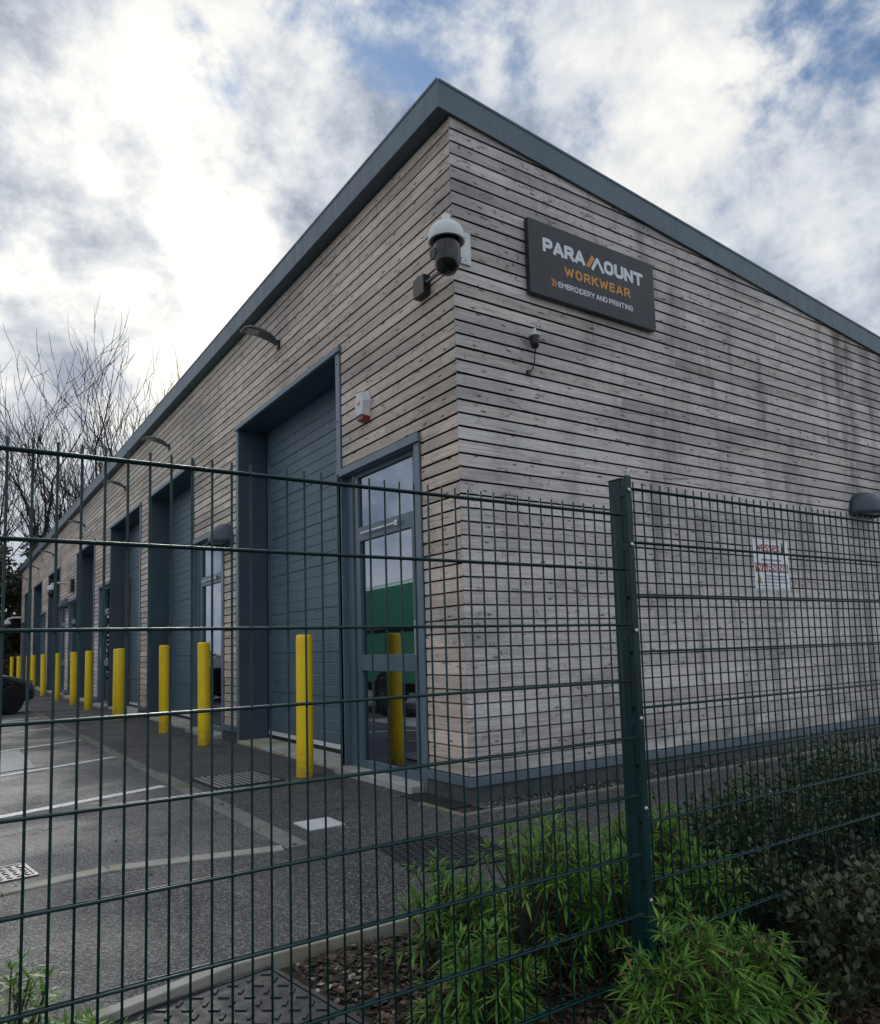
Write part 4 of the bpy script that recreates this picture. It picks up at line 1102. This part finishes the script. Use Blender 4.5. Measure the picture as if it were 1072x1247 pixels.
# ------------------------------------------------------------------ vehicles
def wheel(parent, c, rad, axis_rot, rimmat, wd=.2):
    mx = axis_rot@Matrix.Rotation(R(90), 3, 'X')
    o = MB().lathe([(rad*.66, -wd/2), (rad*.93, -wd/2), (rad, -wd*.35), (rad, wd*.35), (rad*.93, wd/2), (rad*.66, wd/2)], c, 32, mx).build('wheel', M['tyre'], parent); shade_auto(o, 40)
    rim = MB().lathe([(rad*.64, -wd*.42), (rad*.64, wd*.42)], c, 28, mx)
    rim.build('rim', M['black'], o)
    sp = MB()
    for k in range(10):
        a = 2*math.pi*k/10; d = Vector((math.cos(a), math.sin(a), 0)); rot = mx@Matrix.Rotation(a, 3, 'Z')
        for s_ in (-1, 1): sp.obox(Vector(c)+mx@(d*rad*.36+Vector((0, 0, s_*wd*.46))), (rad*.52, rad*.07, .02), rot)
    for s_ in (-1, 1): sp.lathe([(rad*.14, -.012), (rad*.14, .012)], Vector(c)+mx@Vector((0, 0, s_*wd*.47)), 14, mx)
    sp.build('spokes', rimmat, o)
def loft(stations, cross):
    """stations: x, (half width, zlow, zbelt) ; cross(st) -> list of (y,z)"""
    rings = [[(s_[0], y_, z_) for y_, z_ in cross(s_)] for s_ in stations]; n = len(rings[0]); vs = [v for r_ in rings for v in r_]
    fs = [(i*n+k, i*n+(k+1) % n, (i+1)*n+(k+1) % n, (i+1)*n+k) for i in range(len(rings)-1) for k in range(n)]
    fs += [tuple(reversed(range(n))), tuple(range((len(rings)-1)*n, len(rings)*n))]
    return vs, fs
def hatchback(label, loc, rz):
    t = thing('parked_car', label, 'car', loc, None, rz)
    st = [(0, .62, .32, .60), (-.08, .74, .22, .70), (-.3, .84, .20, .80), (-.9, .89, .20, .92), (-1.35, .90, .20, .97), (-2.2, .90, .20, .96), (-3.2, .90, .20, .98), (-3.9, .86, .22, .98), (-4.15, .78, .30, .90), (-4.2, .70, .40, .75)]
    def cross(s_):
        _, w_, zl_, zt_ = s_
        return [(-w_*.88, zl_), (-w_*.99, zl_+.12), (-w_, (zl_+zt_)/2), (-w_*.96, zt_-.10), (-w_*.82, zt_), (w_*.82, zt_), (w_*.96, zt_-.10), (w_, (zl_+zt_)/2), (w_*.99, zl_+.12), (w_*.88, zl_)]
    o = MB().add(*loft(st, cross)).build('body', M['car'], t); shade_auto(o, 60)
    o.modifiers.new('s', 'SUBSURF').render_levels = 2
    gs = [(-1.12, .70, .94, .96), (-1.75, .69, .94, 1.34), (-2.1, .68, .94, 1.43), (-3.0, .67, .94, 1.43), (-3.6, .66, .94, 1.32), (-4.0, .64, .93, 1.0)]
    def cr2(s_):
        _, w_, a, c = s_; return [(-w_*1.12, a), (-w_*.86, c-.04*(c-a)), (-w_*.7, c), (w_*.7, c), (w_*.86, c-.04*(c-a)), (w_*1.12, a)]
    o = MB().add(*loft(gs, cr2)).build('window', M['carglass'], t); shade_auto(o, 30)
    rs = [(-1.72, .55, 1.30, 1.345), (-2.1, .56, 1.39, 1.445), (-3.0, .55, 1.39, 1.445), (-3.62, .52, 1.29, 1.335)]
    o = MB().add(*loft(rs, lambda s_: [(-s_[1]*1.05, s_[2]), (-s_[1], s_[3]), (s_[1], s_[3]), (s_[1]*1.05, s_[2])])).build('roof', M['car'], t); shade_auto(o, 60)
    for s_ in (-1, 1):
        o = MB().add([(-.06, s_*.60, .60), (-.42, s_*.852, .66), (-.44, s_*.85, .76), (-.12, s_*.64, .71), (-.10, s_*.50, .70), (-.045, s_*.50, .61)], [(0, 1, 2, 3, 4, 5) if s_ < 0 else (5, 4, 3, 2, 1, 0)]).build('headlight', M['headlamp'], t)
        o.modifiers.new('s', 'SOLIDIFY').thickness = .03
        bevel(MB().box(-1.55, -1.35, min(s_*.95, s_*1.08), max(s_*.95, s_*1.08), .95, 1.07).build('wing_mirror', M['car'], t), .03)
        MB().box(-1.5, -1.42, min(s_*.80, s_*.97), max(s_*.80, s_*.97), .95, .99).build('mirror_arm', M['black'], t)
        for x in (-.85, -3.4):
            wheel(t, (x, s_*.83, .32), .32, Matrix.Identity(3), M['black'])
            n = 20; arch = MB(); rr_ = .37
            vs = [(x+rr_*math.cos(math.pi*k/n), s_*.905, .30+rr_*math.sin(math.pi*k/n)) for k in range(n+1)]
            arch.add(vs, [tuple(range(n+1)) if s_ < 0 else tuple(reversed(range(n+1)))]); arch.build('wheel_arch', M['rubber'], t)
    MB().box(-.03, .012, -.45, .45, .28, .42).build('grille', M['black'], t)
    MB().box(-.02, .016, -.26, .26, .45, .56).build('number_plate', M['ink_white'], t)
    return t
hatchback('dark navy hatchback parked at the left edge, only its nose in view', (-1.86, 15.85, 0), math.atan2(.57, .82))
# green van just outside the frame, seen mirrored in the entrance glass
t = thing('green_van', 'green panel van, seen only as a reflection in the entrance glass', 'van', (-3.25, 5.75, 0))
st = [(4.2, 0), (0, 0)]
prof = [(0, .42), (0, 2.2), (.25, 2.45), (3.3, 2.40), (4.05, 1.65), (4.85, 1.25), (5.0, .95), (5.0, .42)]
n = len(prof); vs = [(x, y_, z_) for x in (-1.8, 0) for y_, z_ in prof]
o = MB().add(vs, [tuple(range(n)), tuple(reversed(range(n, 2*n)))]+[(i, n+i, n+(i+1) % n, (i+1) % n) for i in range(n)]).build('body', M['van'], t); bevel(o, .08, 3)
for yy in (1.62, 4.05):
    for xx in (-.06, -1.74): wheel(t, (xx, yy, .35), .35, Matrix.Rotation(R(90), 3, 'Z'), M['chrome'])
    nn = 20; MB().add([(.004, yy+.42*math.cos(math.pi*k/nn), .38+.42*math.sin(math.pi*k/nn)) for k in range(nn+1)], [tuple(range(nn+1))]).build('wheel_arch', M['rubber'], t)
MB().box(-.001, .008, .1, 4.8, 1.52, 1.58).build('side_moulding', M['black'], t)
MB().add([(.005, 2.5, 1.40), (.005, 3.6, 1.40), (.005, 2.95, 2.02), (.005, 2.5, 2.02)], [(0, 1, 2, 3)]).build('window', M['carglass'], t)
MB().box(.001, .006, .05, 4.5, .45, .60).build('sill_trim', M['black'], t)
